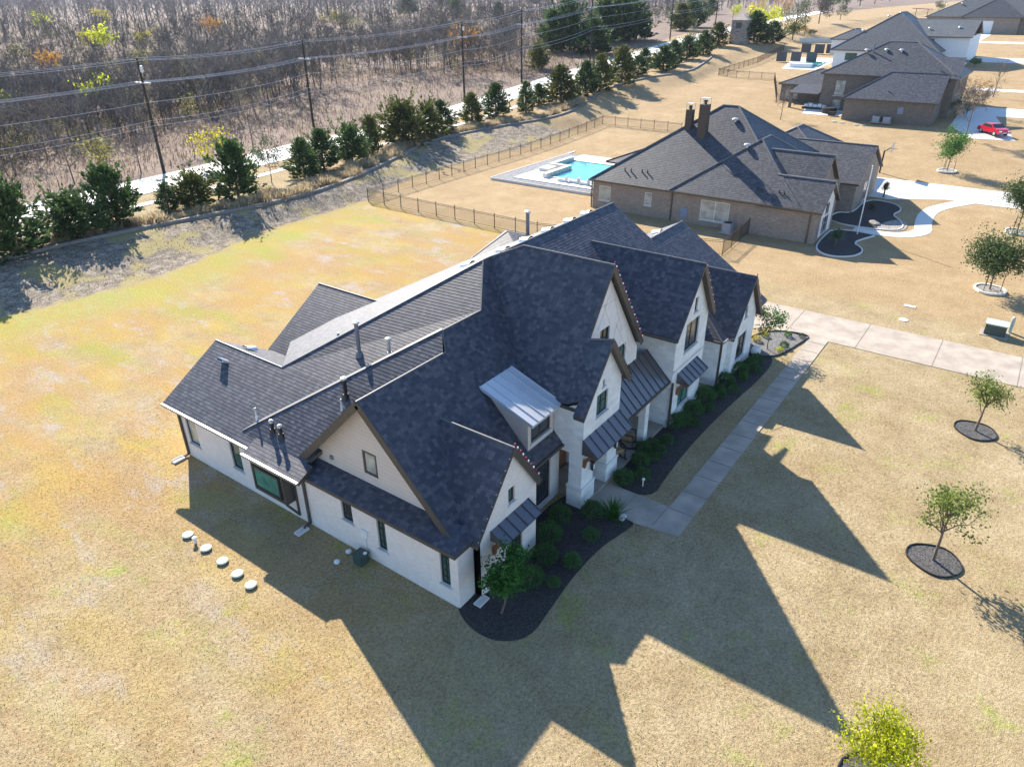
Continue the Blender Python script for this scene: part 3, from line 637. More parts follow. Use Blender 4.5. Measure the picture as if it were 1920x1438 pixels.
window(H, (0,-1.5,0), XD, GH[0], (2,2), 'glass_dark'); window(H, (0,-1.5,0), XD, GH[1], (1,1), 'glass_dark')
# back and inner walls that close the volume
f7 = MB(); wall(f7, (6.2,17.5,0), (-1,0,0), [(0,0),(6.2,0),(6.2,3.05),(3.26,4.9),(0,3.05)]); wall(f7, (5.9,13,0), (0,1,0), [(0,0),(4.5,0),(4.5,3.1),(0,3.1)]); wall(f7, (28.7,12,0), (-1,0,0), [(0,0),(22.5,0),(22.5,3.2),(0,3.2)])
wall(f7, (13.8,18.0,0), (-1,0,0), [(0,0),(7.5,0),(7.5,3.1),(3.75,5.5),(0,3.1)]); wall(f7, (6.3,18,0), (0,-1,0), [(0,0),(6,0),(6,3.15),(0,3.15)]); wall(f7, (13.8,12,0), (0,1,0), [(0,0),(6,0),(6,3.15),(0,3.15)])
wall(f7, (22.4,1.0,0), (0,1,0), [(0,5),(11,5),(5.5,9.2)]); wall(f7, (29.2,19,0), (-1,0,0), [(0,0),(5,0),(5,3.1),(0,3.1)]); wall(f7, (24.2,19,0), (0,-1,0), [(0,0),(7,0),(7,3.1),(0,3.1)]); wall(f7, (29.2,12,0), (0,1,0), [(0,0),(7,0),(7,3.1),(0,3.1)])
f7.obj('wall', 'white_brick', H)
# shed dormer
dw = MB(); wall(dw, (5.62,2.9,0), (0,-1,0), [(0,5.6),(2.05,3.5),(2.05,5.1),(0,5.86)]); wall(dw, (7.5,.85,0), (0,1,0), [(0,3.5),(2.05,5.6),(2.05,5.86),(0,5.1)]); wall(dw, (5.62,.85,0), XD, [(0,3.5),(1.88,3.5),(1.88,5.1),(0,5.1)], [(.22,1.66,3.85,4.9)])
D = dw.obj('dormer', 'siding', H); window(D, (5.62,.85,0), XD, (.22,1.66,3.85,4.9), (2,1), 'glass_dark', 'trim', 'sill', .06, .08)
mb = MB(); seam_roof(mb, (5.42,.5,5.0),(7.7,.5,5.0),(7.7,3.15,5.95),(5.42,3.15,5.95), 5, .1); mb.obj('dormer_roof', 'metal_dormer', D)
# metal awnings on cedar brackets
def awning(x0, x1, y, zt, yo, zb_, n):
    mb = MB(); seam_roof(mb, (x0,yo,zb_),(x1,yo,zb_),(x1,y,zt),(x0,y,zt), n, .05)
    mb.face([(x0,yo,zb_-.05),(x0,y,zt-.05),(x0,y,zb_-.05)]); mb.face([(x1,yo,zb_-.05),(x1,y,zb_-.05),(x1,y,zt-.05)])
    a = mb.obj('awning', 'metal_roof', H); k = MB()
    for x in (x0+.15, x1-.15):
        pts = [(x, y-.04, zb_-.75), (x, y-.1, zb_-.4), (x, (y+yo)/2, zb_-.14), (x, yo+.12, zb_-.08)]
        for p_, q_ in zip(pts, pts[1:]): k.beam(p_, q_, .13, .16)
    k.obj('bracket', 'wood', a)
awning(1.5,3.95,-.33,2.8,-1.0,2.42,5); awning(7.55,10.75,-.6,3.6,-1.35,2.95,6); awning(16.45,18.95,-.9,3.0,-1.6,2.5,5)
# porch lanterns
for x in (8.35,10.45):
    mb = MB(); mb.box(x-.07,-.78,1.72,x+.07,-.66,2.12); mb.box(x-.1,-.8,2.12,x+.1,-.62,2.16); mb.box(x-.02,-.7,2.16,x+.02,-.6,2.3); l = mb.obj('lantern', 'black', H); k = MB(); k.box(x-.05,-.79,1.78,x+.05,-.785,2.05); k.obj('lamp_glass', 'white_bulb', l)
# gutters and downspouts
def gut(pts, m_='trim', w=.11):
    mb = MB()
    for a, b_ in zip(pts, pts[1:]): mb.beam(a, b_, w, w)
    mb.obj('gutter', m_, H)
gut([(-.47,17.9,2.98),(-.47,11.0,2.98)], 'whitegutter'); gut([(-.84,11.2,2.96),(-.84,7.55,2.96)], 'whitegutter'); gut([(.1,.36,3.02),(8.0,.36,3.02)], 'gutter'); gut([(7.54,-.3,4.95),(7.54,2.3,4.95)])
gut([(15.14,-1.2,5.36),(15.14,1.4,5.36)]); gut([(21.4,-1.42,2.92),(22.3,-1.42,2.92)], 'whitegutter'); gut([(21.34,-1.3,2.92),(21.34,1.4,2.92)])
def down(x, y, z, dx=0, dy=0):
    mb = MB(); mb.box(x-.05,y-.05,.1,x+.05,y+.05,z); mb.beam((x,y,.14),(x+dx,y+dy,.06),.1,.09); mb.obj('downspout', 'trim', H)
down(-.07,17.4,2.9,-.3,.05); down(-.07,8.3,2.9,-.35,0); down(.95,-.07,2.9,.1,-.3); down(15.83,-.98,2.75); down(21.66,-1.28,2.9,0,-.2)
# roof pipes and vents
def pipe(p, h, r, mat='galv', capr=1.7, base=True):
    x, y, z = p; mb = MB(); mb.tube([(x,y,z-.1),(x,y,z+h)], r, 10)
    if base: mb.lathe([(r*2.2,-.12),(r*1.2,.16)], (x,y,z), 10)
    o = mb.obj('vent_pipe', mat, H)
    if capr: k = MB(); k.lathe([(r*1.3,h-.02),(r*capr,h),(r*capr,h+.07),(r*.3,h+.12)], (x,y,z), 12); k.obj('pipe_cap', 'galv', o)
pipe((4.6,9.25,6.05), 1.5, .09, 'vent_grey'); pipe((4.95,7.7,6.3), .75, .08); pipe((2.42,7.86,5.33), .85, .085, 'black'); pipe((.65,11.9,3.68), .5, .04, 'pvc', 1.2); pipe((2.0,7.7,4.98), .4, .04, 'pvc', 1.2); pipe((5.3,11.4,5.7), .45, .05, 'vent_grey', 1.3)
for p in ((.45,10.55,3.66),(.42,9.95,3.65)):
    pipe(p, .5, .085, 'black', 1.25)
pipe((15.6,7.8,8.6), 1.55, .1, 'vent_grey'); pipe((16.3,3.6,7.25), .4, .05, 'pvc', 1.4)
def hood(x, y, z, rot, tilt=.5):
    Mx = Matrix.Translation((x, y, z)) @ Matrix.Rotation(rot, 4, 'Z') @ Matrix.Rotation(tilt, 4, 'Y')
    mb = MB(); n = 8; pr = [(-.28+.56*i/n, .2*sin(pi*(i/n))**.6) for i in range(n+1)]
    for (a, za), (b_, zb_) in zip(pr, pr[1:]): mb.face([tuple(Mx @ Vector(q)) for q in ((.26,a,za),(.26,b_,zb_),(-.3,b_,zb_*.5),(-.3,a,za*.5))])
    mb.face([tuple(Mx @ Vector((.26,a,z_))) for a, z_ in pr]); o = mb.obj('roof_vent', 'galv', H)
    k = MB(); k.box(.262,-.2,.02,.27,.2,.12,0,Mx); k.obj('louvre', 'black', o)
hood(2.15,16.2,4.66,pi,-.54); hood(3.9,16.6,4.55,0,.54); 
for x in (12.6,14.6,16.6,18.8,20.6): hood(x,7.2,9.06,-pi/2+pi,.46)
hood(24.6,5.6,6.68,pi/2,.46); hood(26.9,5.6,6.68,pi/2,.46); hood(25.6,16.8,3.58,pi,-.32); hood(27.9,15.9,3.75,-pi/2,-.27); hood(11.2,8.3,8.5,pi/2,.46)

# ------------------------------------------------------------------ red and white bulbs along the gables
bm_ = MB(); bm_.lathe([(.012,-.02),(.025,.015),(.033,.045),(.025,.08),(.008,.1)], (0,0,0), 8); b_red = bm_.obj('bulb', 'red_bulb'); b_red.data.polygons.foreach_set('use_smooth', [True]*len(b_red.data.polygons))
b_wht_me = b_red.data.copy(); b_wht_me.materials[0] = M['white_bulb']
def lights(a, b_, label, step=.3, t0=0., mode='mix'):
    a = Vector(a); b_ = Vector(b_); L = (b_-a).length; d = (b_-a)/L
    mb = MB(); mb.tube([a, b_], .012, 5); w = mb.obj('string_lights', 'black'); tag(w, label, 'string lights', 'strings of red and white bulbs on the gables')
    n = int(L/step)
    for i in range(n+1):
        o = bpy.data.objects.new('bulb', b_red.data if (i % 2 == 0 and mode == 'mix') else b_wht_me); COL.objects.link(o); o.parent = w; o.location = a+d*(i*step+t0)
        o.rotation_euler = (0, .6, 0); 
        if mode != 'mix': o.scale = (.45,.45,.45)
lights((11.15,.3,10.15),(14.55,.3,5.42), 'red and white bulbs down the right rake of the tallest gable')
lights((17.75,-1.2,8.62),(19.9,-1.2,5.47), 'red and white bulbs down the rake of the two storey right gable')
lights((24.6,-1.75,6.02),(26.8,-1.75,3.06), 'red and white bulbs down the rake of the gable nearest the driveway')
lights((2.9,-.45,5.86),(4.6,-.45,3.46), 'red and white bulbs down the rake of the small left front gable')
lights((9.25,-.86,7.78),(11.1,-.86,5.26), 'small clear bulbs down the rake of the entry gable', .4, 0, 'w')
lights((2.8,-.5,5.84),(.52,-.5,2.9), 'small clear clips down the left slope of the small front gable', .45, 0, 'w')
lights((21.3,-1.45,3.02),(22.15,-1.8,3.02), 'white bulbs along the short gutter beside the right gable', .14, 0, 'w')
bpy.data.objects.remove(b_red)
# ------------------------------------------------------------------ vegetation builders (numpy)
def quads(C, size, rng, aspect=.55, dirs=None, up=0.):
    n = len(C); size = np.broadcast_to(np.asarray(size, float), (n,))
    a = rng.normal(size=(n,3)) if dirs is None else dirs+rng.normal(size=(n,3))*.35
    a[:,2] += up; a /= np.linalg.norm(a, axis=1, keepdims=True)+1e-9
    b = np.cross(a, rng.normal(size=(n,3))); b /= np.linalg.norm(b, axis=1, keepdims=True)+1e-9
    a = a*size[:,None]; b = b*(size*aspect)[:,None]
    V = np.stack([C-a*.5, C+b*.5, C+a*.5, C-b*.5], 1).reshape(-1, 3)
    return V, np.arange(4*n).reshape(n, 4)
def join(parts):
    Vs, Fs, o = [], [], 0
    for V, F in parts: Vs.append(V); Fs.append(F+o); o += len(V)
    return np.concatenate(Vs), np.concatenate(Fs)
def sticks(segs, n=4):            # segs: list of (p, q, r0, r1) -> quads
    Vs, Fs, o = [], [], 0
    for p, q, r0, r1 in segs:
        d = q-p; d = d/(np.linalg.norm(d)+1e-9); a = np.cross(d, [0.3,.2,.9] if abs(d[2]) < .95 else [1,0,0]); a /= np.linalg.norm(a); b = np.cross(d, a)
        k = np.arange(n)*2*pi/n; ring = np.cos(k)[:,None]*a+np.sin(k)[:,None]*b
        Vs.append(np.concatenate([p+ring*r0, q+ring*r1])); i = np.arange(n); j = (i+1) % n
        Fs.append(np.stack([i, j, j+n, i+n], 1)+o); o += 2*n
    return np.concatenate(Vs), np.concatenate(Fs)
def branches(rng, h, spread, levels=3, n0=5, r=.08, lean=.15, start=.35, up=.7):
    segs, tips = [], []
    p = np.zeros(3); q = np.array([rng.normal()*lean, rng.normal()*lean, h*start]); segs.append((p, q, r, r*.8))
    top = np.array([q[0]*1.5, q[1]*1.5, h*.85]); segs.append((q, top, r*.8, r*.2))
    def grow(b, d, L, rr, lv):
        m = b+d*L*.5+rng.normal(size=3)*L*.07; e = b+d*L+rng.normal(size=3)*L*.1
        segs.append((b, m, rr, rr*.7)); segs.append((m, e, rr*.7, rr*.3)); tips.append((e, d, lv)); tips.append((m, d, lv))
        if lv <= 0: return
        for _ in range(3):
            dd = d+rng.normal(size=3)*.65; dd[2] += .18; dd /= np.linalg.norm(dd); grow(b+d*L*rng.uniform(.4,1.), dd, L*rng.uniform(.45,.7), rr*.5, lv-1)
    for i in range(n0):
        s = rng.uniform(0, 1); b = q+(top-q)*s*.85; az = i*2.4+rng.uniform(-.4,.4)
        d = np.array([cos(az)*spread, sin(az)*spread, h*up*(.35+.5*s)]); L = np.linalg.norm(d)*(1-.35*s); d /= np.linalg.norm(d); grow(b, d, L, r*.45, levels-1)
    return segs, tips
def make_tree(name, label, cat, rng, h, spread, leafmat, n_leaf, lsize, bark='bark', n0=6, levels=2, r=.07, start=.35, cl=.28, group=None, up=.7):
    t_ = thing(name, label, cat, (0,0,0), 0, group); segs, tips = branches(rng, h, spread, levels, n0, r, .06*h/3, start, up)
    V, F = sticks(segs, 5); npobj('trunk', V, F, bark, t_, loc=(0,0,0))
    T = np.array([e for e, _, _ in tips]); i = rng.integers(0, len(T), n_leaf); C = T[i]+rng.normal(size=(n_leaf,3))*cl*np.array([1,1,.8])
    V, F = quads(C, rng.uniform(.6,1.3,n_leaf)*lsize, rng, .6); npobj('crown', V, F, leafmat, t_, loc=(0,0,0)); return t_
def cedar_mesh(rng, h, r, n=120, k=20, shape=1.0, ragged=.25):
    Cs, Ds, Ss = [], [], []
    for i in range(n):
        s = (i+.5)/n; z = h*(.03+.95*s); prof = (1-s)**shape*(.75+.35*min(1, s*6)); L = r*prof*(1+rng.normal()*ragged)+.12*r*.5
        az = rng.uniform(0, 2*pi); el = .25+.9*s+rng.normal()*.15; d = np.array([cos(az)*cos(el), sin(az)*cos(el), sin(el)])
        L = max(L, .15)/max(cos(el), .45); tt = rng.uniform(.25, 1.0, k)**.7
        C = np.array([0,0,z-.25*L*s])+d*L*tt[:,None]+rng.normal(size=(k,3))*(.09*r*(1.2-tt[:,None])+.03*r)
        Cs.append(C); Ds.append(np.repeat(d[None], k, 0)); Ss.append(np.full(k, .2*r*(.7+.5*(1-s))))
    C = np.concatenate(Cs); C[:,2] = np.maximum(C[:,2], .03); return quads(C, np.concatenate(Ss)*rng.uniform(.6,1.3,len(C)), rng, .42, np.concatenate(Ds))
def ball_mesh(rng, r, n, ls, flat=.85, lump=.12):
    d = rng.normal(size=(n,3)); d[:,2] = np.abs(d[:,2])*1.2-.35; d /= np.linalg.norm(d, axis=1, keepdims=True)
    lum = 1+lump*np.sin(d[:,0]*5+rng.uniform(0,6))*np.sin(d[:,1]*6+rng.uniform(0,6))+rng.normal(size=n)*.05
    C = d*(r*rng.uniform(.75,1.02,n)*lum)[:,None]*np.array([1,1,flat]); C[:,2] += r*flat*.62; C[:,2] = np.maximum(C[:,2], .02); return quads(C, ls*rng.uniform(.6,1.3,n), rng, .6, d*.6)
def blades(C, L, w, rng, spread=.5, dirs=None):
    n = len(C); L = np.broadcast_to(np.asarray(L, float), (n,)); az = rng.uniform(0, 2*pi, n); s = np.abs(rng.normal(size=n))*spread if dirs is None else dirs
    d = np.stack([np.cos(az)*np.sin(s), np.sin(az)*np.sin(s), np.cos(s)], 1); sd = np.stack([-np.sin(az), np.cos(az), az*0], 1)*w*.5
    m = C+d*(L*.55)[:,None]; e = C+d*L[:,None]*np.array([1.1,1.1,.9]); V = np.stack([C-sd, C+sd, m+sd*.8, m-sd*.8, m-sd*.8, m+sd*.8, e+sd*.1, e-sd*.1], 1).reshape(-1, 3)
    return V, np.arange(8*n).reshape(-1, 4)

# ------------------------------------------------------------------ boxwoods and plants along the front
def leafthing(name, label, cat, VF, mat, group=None, stem=None):
    t_ = thing(name, label, cat, (0,0,0), 0, group); npobj('foliage', VF[0], VF[1], mat, t_, loc=(0,0,0))
    if stem: mb = MB(); mb.tube([(0,0,-.1),(0,0,stem)], .04, 6); mb.obj('stem', 'bark', t_, loc=(0,0,0))
    return t_
rg_ = np.random.default_rng(5)
box = [leafthing('boxwood', 'x', 'shrub', ball_mesh(rg_, .5, 1500, .085, .9), 'box_leaf', 'round boxwoods along the house front', .3) for _ in range(3)]
sp1 = [(1050,975,1.0,'beside the left side of the front window wall'),(1110,966,.95,'between the entry column and the spiky plant'),(1030,1010,1.05,'against the lower corner of the left front gable'),(1022,1050,1.0,'below the window of the left front gable'),(996,1092,1.0,'right behind the young green tree'),(1038,1098,.55,'low and smallest in the left mulch bed'),(1108,1010,.7,'olive tinted in the middle of the left mulch bed'),(1072,1060,.75,'nearest the bed edge left of the walk')]
used = 0
def place_box(i, x, y, sc, label):
    global used
    if used < 3: o = box[used]; o.location = (x, y, .02); o.scale = (sc,)*3; o['label'] = label
    else: dup(box[i % 3], (x, y, .02), i*1.3, sc, label)
    used += 1
i = 0
for px, py, sc, lb in sp1:
    q = at(px, py); place_box(i, q[0], q[1], sc, 'round green boxwood '+lb); i += 1
back_row = [(1168,905,.95),(1200,872,.9),(1205,848,.8),(1222,840,.75),(1262,800,1.0),(1280,795,.95),(1300,775,1.05),(1322,750,1.1),(1347,738,.75),(1360,720,.95),(1385,702,1.05),(1405,692,.95),(1418,680,.8)]
for k, (px, py, sc) in enumerate(back_row): q = at(px, py); place_box(i, q[0], q[1], sc, '%s boxwood from the left in the row against the porch' % ordw(k)); i += 1
front_row = [(1204,896,.75),(1225,862,.6),(1237,850,.65),(1250,832,.7),(1302,798,.6),(1330,770,.6),(1350,745,.65),(1375,735,.6),(1392,712,.6),(1418,698,.55)]
for k, (px, py, sc) in enumerate(front_row): q = at(px, py); place_box(i, q[0], q[1], sc, '%s small boxwood from the left in the outer row by the walk lawn' % ordw(k)); i += 1
C = np.zeros((160,3)); C[:,:2] = rg_.normal(size=(160,2))*.06
sk = leafthing('spiky_plant', 'large spiky green clump at the corner of the porch walk', 'plant', blades(C, rg_.uniform(.7,1.15,160), .05, rg_, .62), 'bright_leaf'); q = at(1150,972); sk.location = (q[0], q[1], .02)
q = at(1042,1075); o = leafthing('spiky_plant', 'low fine leaved tuft by the bed edge left of the walk', 'plant', blades(C[:90], rg_.uniform(.3,.5,90), .03, rg_, .6), 'bright_leaf'); o.location = (q[0]+.9, q[1]-.1, .02)
q = at(940,1150); t1 = make_tree('small_tree', 'young broad leaved green tree in the mulch at the near house corner', 'tree', np.random.default_rng(3), 2.25, .46, 'maple_leaf', 3200, .13, n0=9, levels=2, r=.05, start=.25, cl=.15); t1.location = (q[0], q[1], 0)
q = at(1438,655); t1 = make_tree('small_tree', 'small bright green tree in the gravel bed by the driveway', 'tree', np.random.default_rng(31), 2.2, .8, 'bright_leaf', 1300, .13, n0=7, levels=2, r=.035, start=.4, cl=.2); t1.location = (q[0], q[1], 0)
for px, py, sc, mt, lb in ((1418,640,.55,'yellow_leaf','yellow green shrub beside the white pot in the gravel bed'),(1477,632,.5,'bright_leaf','small green shrub at the back edge of the gravel bed'),(1503,633,.42,'olive_leaf','small shrub at the far right corner of the gravel bed'),(1470,652,.6,'box_leaf','dark round shrub in the middle of the gravel bed'),(1462,660,.45,'lime_leaf','lime green low shrub at the front of the gravel bed'),(1434,632,.5,'yellow_leaf','yellow shrub behind the small tree in the gravel bed')):
    q = at(px, py); o = leafthing('shrub', lb, 'shrub', ball_mesh(rg_, .5, 700, .11), mt); o.location = (q[0], q[1], .02); o.scale = (sc,)*3
mb = MB(); mb.lathe([(.16,0),(.26,.12),(.3,.3),(.26,.48),(.2,.56)], (0,0,0), 16); o = mb.obj('garden_pot', 'white_paint', None, True, loc=(27.0,-1.75,.02)); tag(o, 'pale blue white round pot at the right front corner of the house', 'pot')
# lawn trees with mulch rings
oaks = [(1750,1050,3.05,.85,'oak_leaf',2100,.12,41,'young oak in a mulch ring in the middle of the front lawn','mulch'),(1828,808,2.25,.8,'oak_leaf',1700,.12,42,'young spreading oak in a mulch ring nearest the driveway','mulch'),(1855,545,3.4,1.3,'oak_dark',9500,.16,43,'dense round oak in a white stone ring beyond the driveway','ring'),(1906,437,3.5,1.3,'oak_dark',8000,.16,44,'dense oak in a stone ring at the right edge of the photo','ring'),(1775,322,3.6,1.1,'bright_leaf',4000,.17,45,'slim staked green tree in a pale ring past the second driveway','ring'),(1640,1465,2.2,.75,'lime_leaf',4200,.1,46,'bright yellow green tree at the bottom right edge','mulch')]
for px, py, h, sp_, mt, nl, ls, sd, lb, ring in oaks:
    q = at(px, py); d = make_tree('lawn_tree', lb, 'tree', np.random.default_rng(sd), h, sp_, mt, nl, ls, n0=9 if ring == 'mulch' else 15, levels=2, r=.07, start=.38, cl=.2 if ring == 'mulch' else .36); d.location = q
    mb = MB(); n = 22; R_ = .95 if ring == 'mulch' else 1.05; poly = [(q[0]+R_*(1+.06*sin(3*a+sd))*cos(a), q[1]+R_*(1+.06*cos(2*a+sd))*sin(a)) for a in np.arange(n)*2*pi/n]
    if ring == 'mulch':
        mb.prism(poly, q[2]-.1, q[2]+.03, 0); o = mb.obj('mulch_ring', 'ring_mulch'); tag(o, 'grey mulch ring under the '+lb.split(' in ')[0].replace('at the bottom right edge','').strip()+(' nearest the driveway' if 'nearest' in lb else ' in mid lawn' if 'middle' in lb else ' at the bottom edge'), 'mulch ring')
        e = MB(); pp = [(x, y, q[2]+.03) for x, y in poly]
        for a, b_ in zip(pp, pp[1:]+pp[:1]): e.beam(a, b_, .04, .1)
        e.obj('edging', 'black', o)
    else:
        mb.prism(poly, q[2]-.1, q[2]+.1, 0); o = mb.obj('stone_ring', 'rock'); tag(o, 'pale stone ring around the '+lb.split(' in ')[0]+(' at the right edge' if 'right' in lb else ' beyond the driveways'), 'tree ring')
        e = MB(); pp = [(x*1.0, y, q[2]+.1) for x, y in poly]
        for a, b_ in zip(pp, pp[1:]+pp[:1]): e.beam(a, b_, .14, .16)
        e.obj('edging', 'pool_tile', o)
        for k in range(3):
            a = k*2.1+.5; mb = MB(); mb.tube([(q[0]+.7*cos(a), q[1]+.7*sin(a), q[2]), (q[0]+.68*cos(a), q[1]+.68*sin(a), q[2]+1.5)], .03, 5); tag(mb.obj('tree_stake', 'bark'), 'thin wooden stake in the ring of the '+lb.split(' in ')[0], 'stake', 'stakes around young trees')

# ------------------------------------------------------------------ small things on the near lot
for k, (px, py) in enumerate([(353,1005),(387,1030),(418,1054),(446,1078),(471,1099)]):
    q = at(px, py); t_ = thing('tank_lid', '%s pale green tank lid from the top of the diagonal row on the lawn' % ordw(k), 'lid', q, 0, 'tank lids in a row on the lawn')
    mb = MB(); mb.lathe([(.2,0),(.2,.06)], tuple(q), 20); mb.obj('riser', 'util_green', t_); mb = MB(); mb.lathe([(.23,.06),(.23,.1),(.19,.12),(.03,.13)], tuple(q), 20); mb.obj('lid', 'lid', t_)
q = at(367,1018); mb = MB(); mb.lathe([(.06,0),(.06,.22),(.1,.22),(.1,.3),(.04,.33)], tuple(q), 10); tag(mb.obj('cleanout_pipe', 'pvc'), 'short white capped pipe between the first two tank lids', 'pipe')
q = (-.4,4.85,0); t_ = thing('utility_box', 'dark green utility box against the left wall of the near house', 'utility box', q)
mb = MB(); mb.box(-.62,4.6,0,-.17,5.05,.42); mb.box(-.65,4.57,.42,-.14,5.08,.48); mb.obj('body', 'util_green', t_); mb = MB(); mb.lathe([(.08,.48),(.08,.51)], (-.3,4.65,0), 12); mb.obj('cap', 'pvc', t_)
mb = MB(); mb.box(-.09,4.7,1.05,-.0,5.0,1.4); mb.tube([(-.05,4.85,1.05),(-.05,4.85,.1)], .03, 6); tag(mb.obj('electric_meter', 'pvc'), 'small pale meter box with a pipe down the left wall', 'meter')
for px, py, lb in ((654,1036,'white round cleanout cap beside the green utility box'),(632,1055,'smaller white cleanout cap further out on the shaded lawn')):
    q = at(px, py); mb = MB(); mb.lathe([(.08,0),(.12,.03),(.12,.1),(.04,.14)], tuple(q), 12); tag(mb.obj('sewer_cleanout', 'pvc'), lb, 'cap')
for x, y, lb in ((-.55,8.25,'concrete splash block under the downspout in the middle of the left wall'),(.75,-.45,'concrete splash block under the downspout at the near corner'),(-.6,17.45,'pale splash block under the downspout at the far left corner')):
    mb = MB(); mb.box(x-.32,y-.16,.01,x+.25,y+.16,.06); mb.box(x-.32,y-.16,.06,x+.25,y-.12,.1); mb.box(x-.32,y+.12,.06,x+.25,y+.16,.1); mb.box(x+.2,y-.12,.06,x+.25,y+.12,.1); tag(mb.obj('splash_block', 'concrete_white'), lb, 'splash block')
q = at(1862,626); t_ = thing('transformer', 'dark green pad transformer with open lid on the lawn beyond the driveway', 'transformer', q)
mb = MB(); mb.box(q[0]-.45,q[1]-.65,.04,q[0]+.5,q[1]+.55,.75); mb.obj('body', 'util_green', t_); mb = MB(); mb.box(q[0]-.5,q[1]-.7,.75,q[0]+.55,q[1]+.6,.82); mb.obj('lid', 'lid', t_); mb = MB(); mb.box(q[0]-.65,q[1]-.85,-.05,q[0]+.65,q[1]+.75,.05); mb.obj('pad', 'concrete', t_)
p_ = (q[0]+.9, q[1]-.85, 0); mb = MB(); mb.lathe([(.12,0),(.12,.95),(.1,1.05),(.03,1.1)], p_, 12); tag(mb.obj('utility_pedestal', 'lid'), 'pale green pedestal post behind the pad transformer', 'pedestal')
for px, py, lb in ((1706,575,'white rectangular meter cover in the lawn further from the driveway'),(1694,600,'white round valve cover in the lawn nearer the driveway')):
    q = at(px, py); mb = MB()
    if 'round' in lb: mb.lathe([(.3,0),(.3,.04)], tuple(q), 16)
    else: mb.box(q[0]-.18,q[1]-.38,q[2],q[0]+.18,q[1]+.38,q[2]+.05)
    tag(mb.obj('valve_cover', 'concrete_white'), lb, 'cover')
mb = MB(); q = at(1205,912); mb.tube([(q[0],q[1],0),(q[0],q[1],.35)], .03, 8); mb.lathe([(.06,.35),(.08,.42),(.03,.5)], tuple(q), 8); tag(mb.obj('path_light', 'pvc'), 'small white path light in the mulch by the porch walk', 'path light')
mb = MB(); q = at(1167,973); mb.box(q[0]-.15,q[1]-.1,.02,q[0]+.2,q[1]+.1,.16); tag(mb.obj('garden_stone', 'concrete_white'), 'pale stone beside the spiky plant at the walk edge', 'stone')
# rocking chairs on the porch
def rocker(x, y, rz, label):
    t_ = thing('rocking_chair', label, 'rocking chair', (0,0,0)); W_, D_ = .56, .5
    for s in (-1, 1):
        mb = MB(); pts = [(s*W_/2, -.42+i*.1, .03+.09*((i-4.5)/4.5)**2) for i in range(10)]
        for a, b_ in zip(pts, pts[1:]): mb.beam(a, b_, .035, .045)
        mb.obj('rocker', 'black', t_, loc=(0,0,0))
        mb = MB(); mb.beam((s*W_/2,-.27,.06),(s*W_/2,-.25,.66),.04,.04); mb.beam((s*W_/2,.22,.06),(s*W_/2,.33,1.12),.04,.05); mb.obj('leg', 'black', t_, loc=(0,0,0))
        mb = MB(); mb.beam((s*W_/2,-.32,.67),(s*W_/2,.28,.69),.06,.035); mb.obj('armrest', 'black', t_, loc=(0,0,0))
    mb = MB(); mb.box(-W_/2,-.27,.4,W_/2,.25,.44); mb.obj('seat', 'wicker', t_, loc=(0,0,0)); mb = MB(); mb.box(-.22,-.22,.44,.22,.2,.51); mb.obj('cushion', 'cushion', t_, loc=(0,0,0))
    mb = MB(); mb.box(-.25,-.02,0,.25,.02,.68,0,Matrix.Translation((0,.25,.46)) @ Matrix.Rotation(-.17,4,'X')); mb.obj('backrest', 'wicker', t_, loc=(0,0,0))
    t_.location = (x, y, .15); t_.rotation_euler = (0,0,rz); t_.scale = (1.15,)*3
rocker(13.1,-.05,.25,'tan rocking chair with pale cushion at the right of the porch'); rocker(11.75,-.12,-.5,'dark framed rocking chair half hidden by the porch column')
t_ = thing('side_table', 'small dark side table between the two rocking chairs', 'table', (12.4,.35,.15)); mb = MB(); mb.lathe([(.27,.5),(.27,.54)], (12.4,.35,.15), 16); mb.obj('table_top', 'black', t_); mb = MB(); mb.tube([(12.4,.35,.15),(12.4,.35,.65)], .03, 6); mb.lathe([(.2,0),(.2,.03)], (12.4,.35,.15), 12); mb.obj('stem', 'black', t_)

# ------------------------------------------------------------------ iron fences
def fence(name, pts, label, h=1.35, step=2.44, posts_w=.06):
    t_ = thing(name, label, 'fence', (0,0,0)); pm = MB(); seg = []
    for (x0,y0),(x1,y1) in zip(pts, pts[1:]):
        L = math.hypot(x1-x0, y1-y0); n = max(1, int(round(L/step)))
        for i in range(n): seg.append(((x0+(x1-x0)*i/n, y0+(y1-y0)*i/n), (x0+(x1-x0)*(i+1)/n, y0+(y1-y0)*(i+1)/n)))
    posts = [s[0] for s in seg]+[seg[-1][1]]
    pmb = MB(); pmb.box(-posts_w/2,-posts_w/2,-.1,posts_w/2,posts_w/2,h+.12); pmb.box(-.045,-.045,h+.12,.045,.045,h+.15); p0 = None
    for (x, y) in posts:
        if p0 is None: p0 = pmb.obj('post', 'fence', t_, loc=(x, y, tz(x, y)))
        else: o = p0.copy(); COL.objects.link(o); o.location = (x, y, tz(x, y))
    for (a, b_) in seg:
        za, zb_ = tz(*a), tz(*b_)
        for zz in (.12, h-.15, h): pm.beam((a[0],a[1],za+zz),(b_[0],b_[1],zb_+zz),.025,.035)
        L = math.hypot(b_[0]-a[0], b_[1]-a[1]); n = int(L/.115)
        for i in range(1, n): s = i/n; x = a[0]+(b_[0]-a[0])*s; y = a[1]+(b_[1]-a[1])*s; z = za+(zb_-za)*s; pm.beam((x,y,z+.08),(x,y,z+h),.014,.014,0,(1,0,0))
    pm.obj('railing', 'fence', t_); return t_
fence('iron_fence', [(40.1,46.3),(39.7,23.4),(44.4,7.2),(51.9,7.6)], 'thin iron fence between the near lawn and the neighbouring yard')
fence('iron_fence', [(40.1,46.3),(60,46.9),(78,46.9),(93.6,46.9),(93.4,33.0)], 'long iron fence below the bank around the neighbouring pool yard')
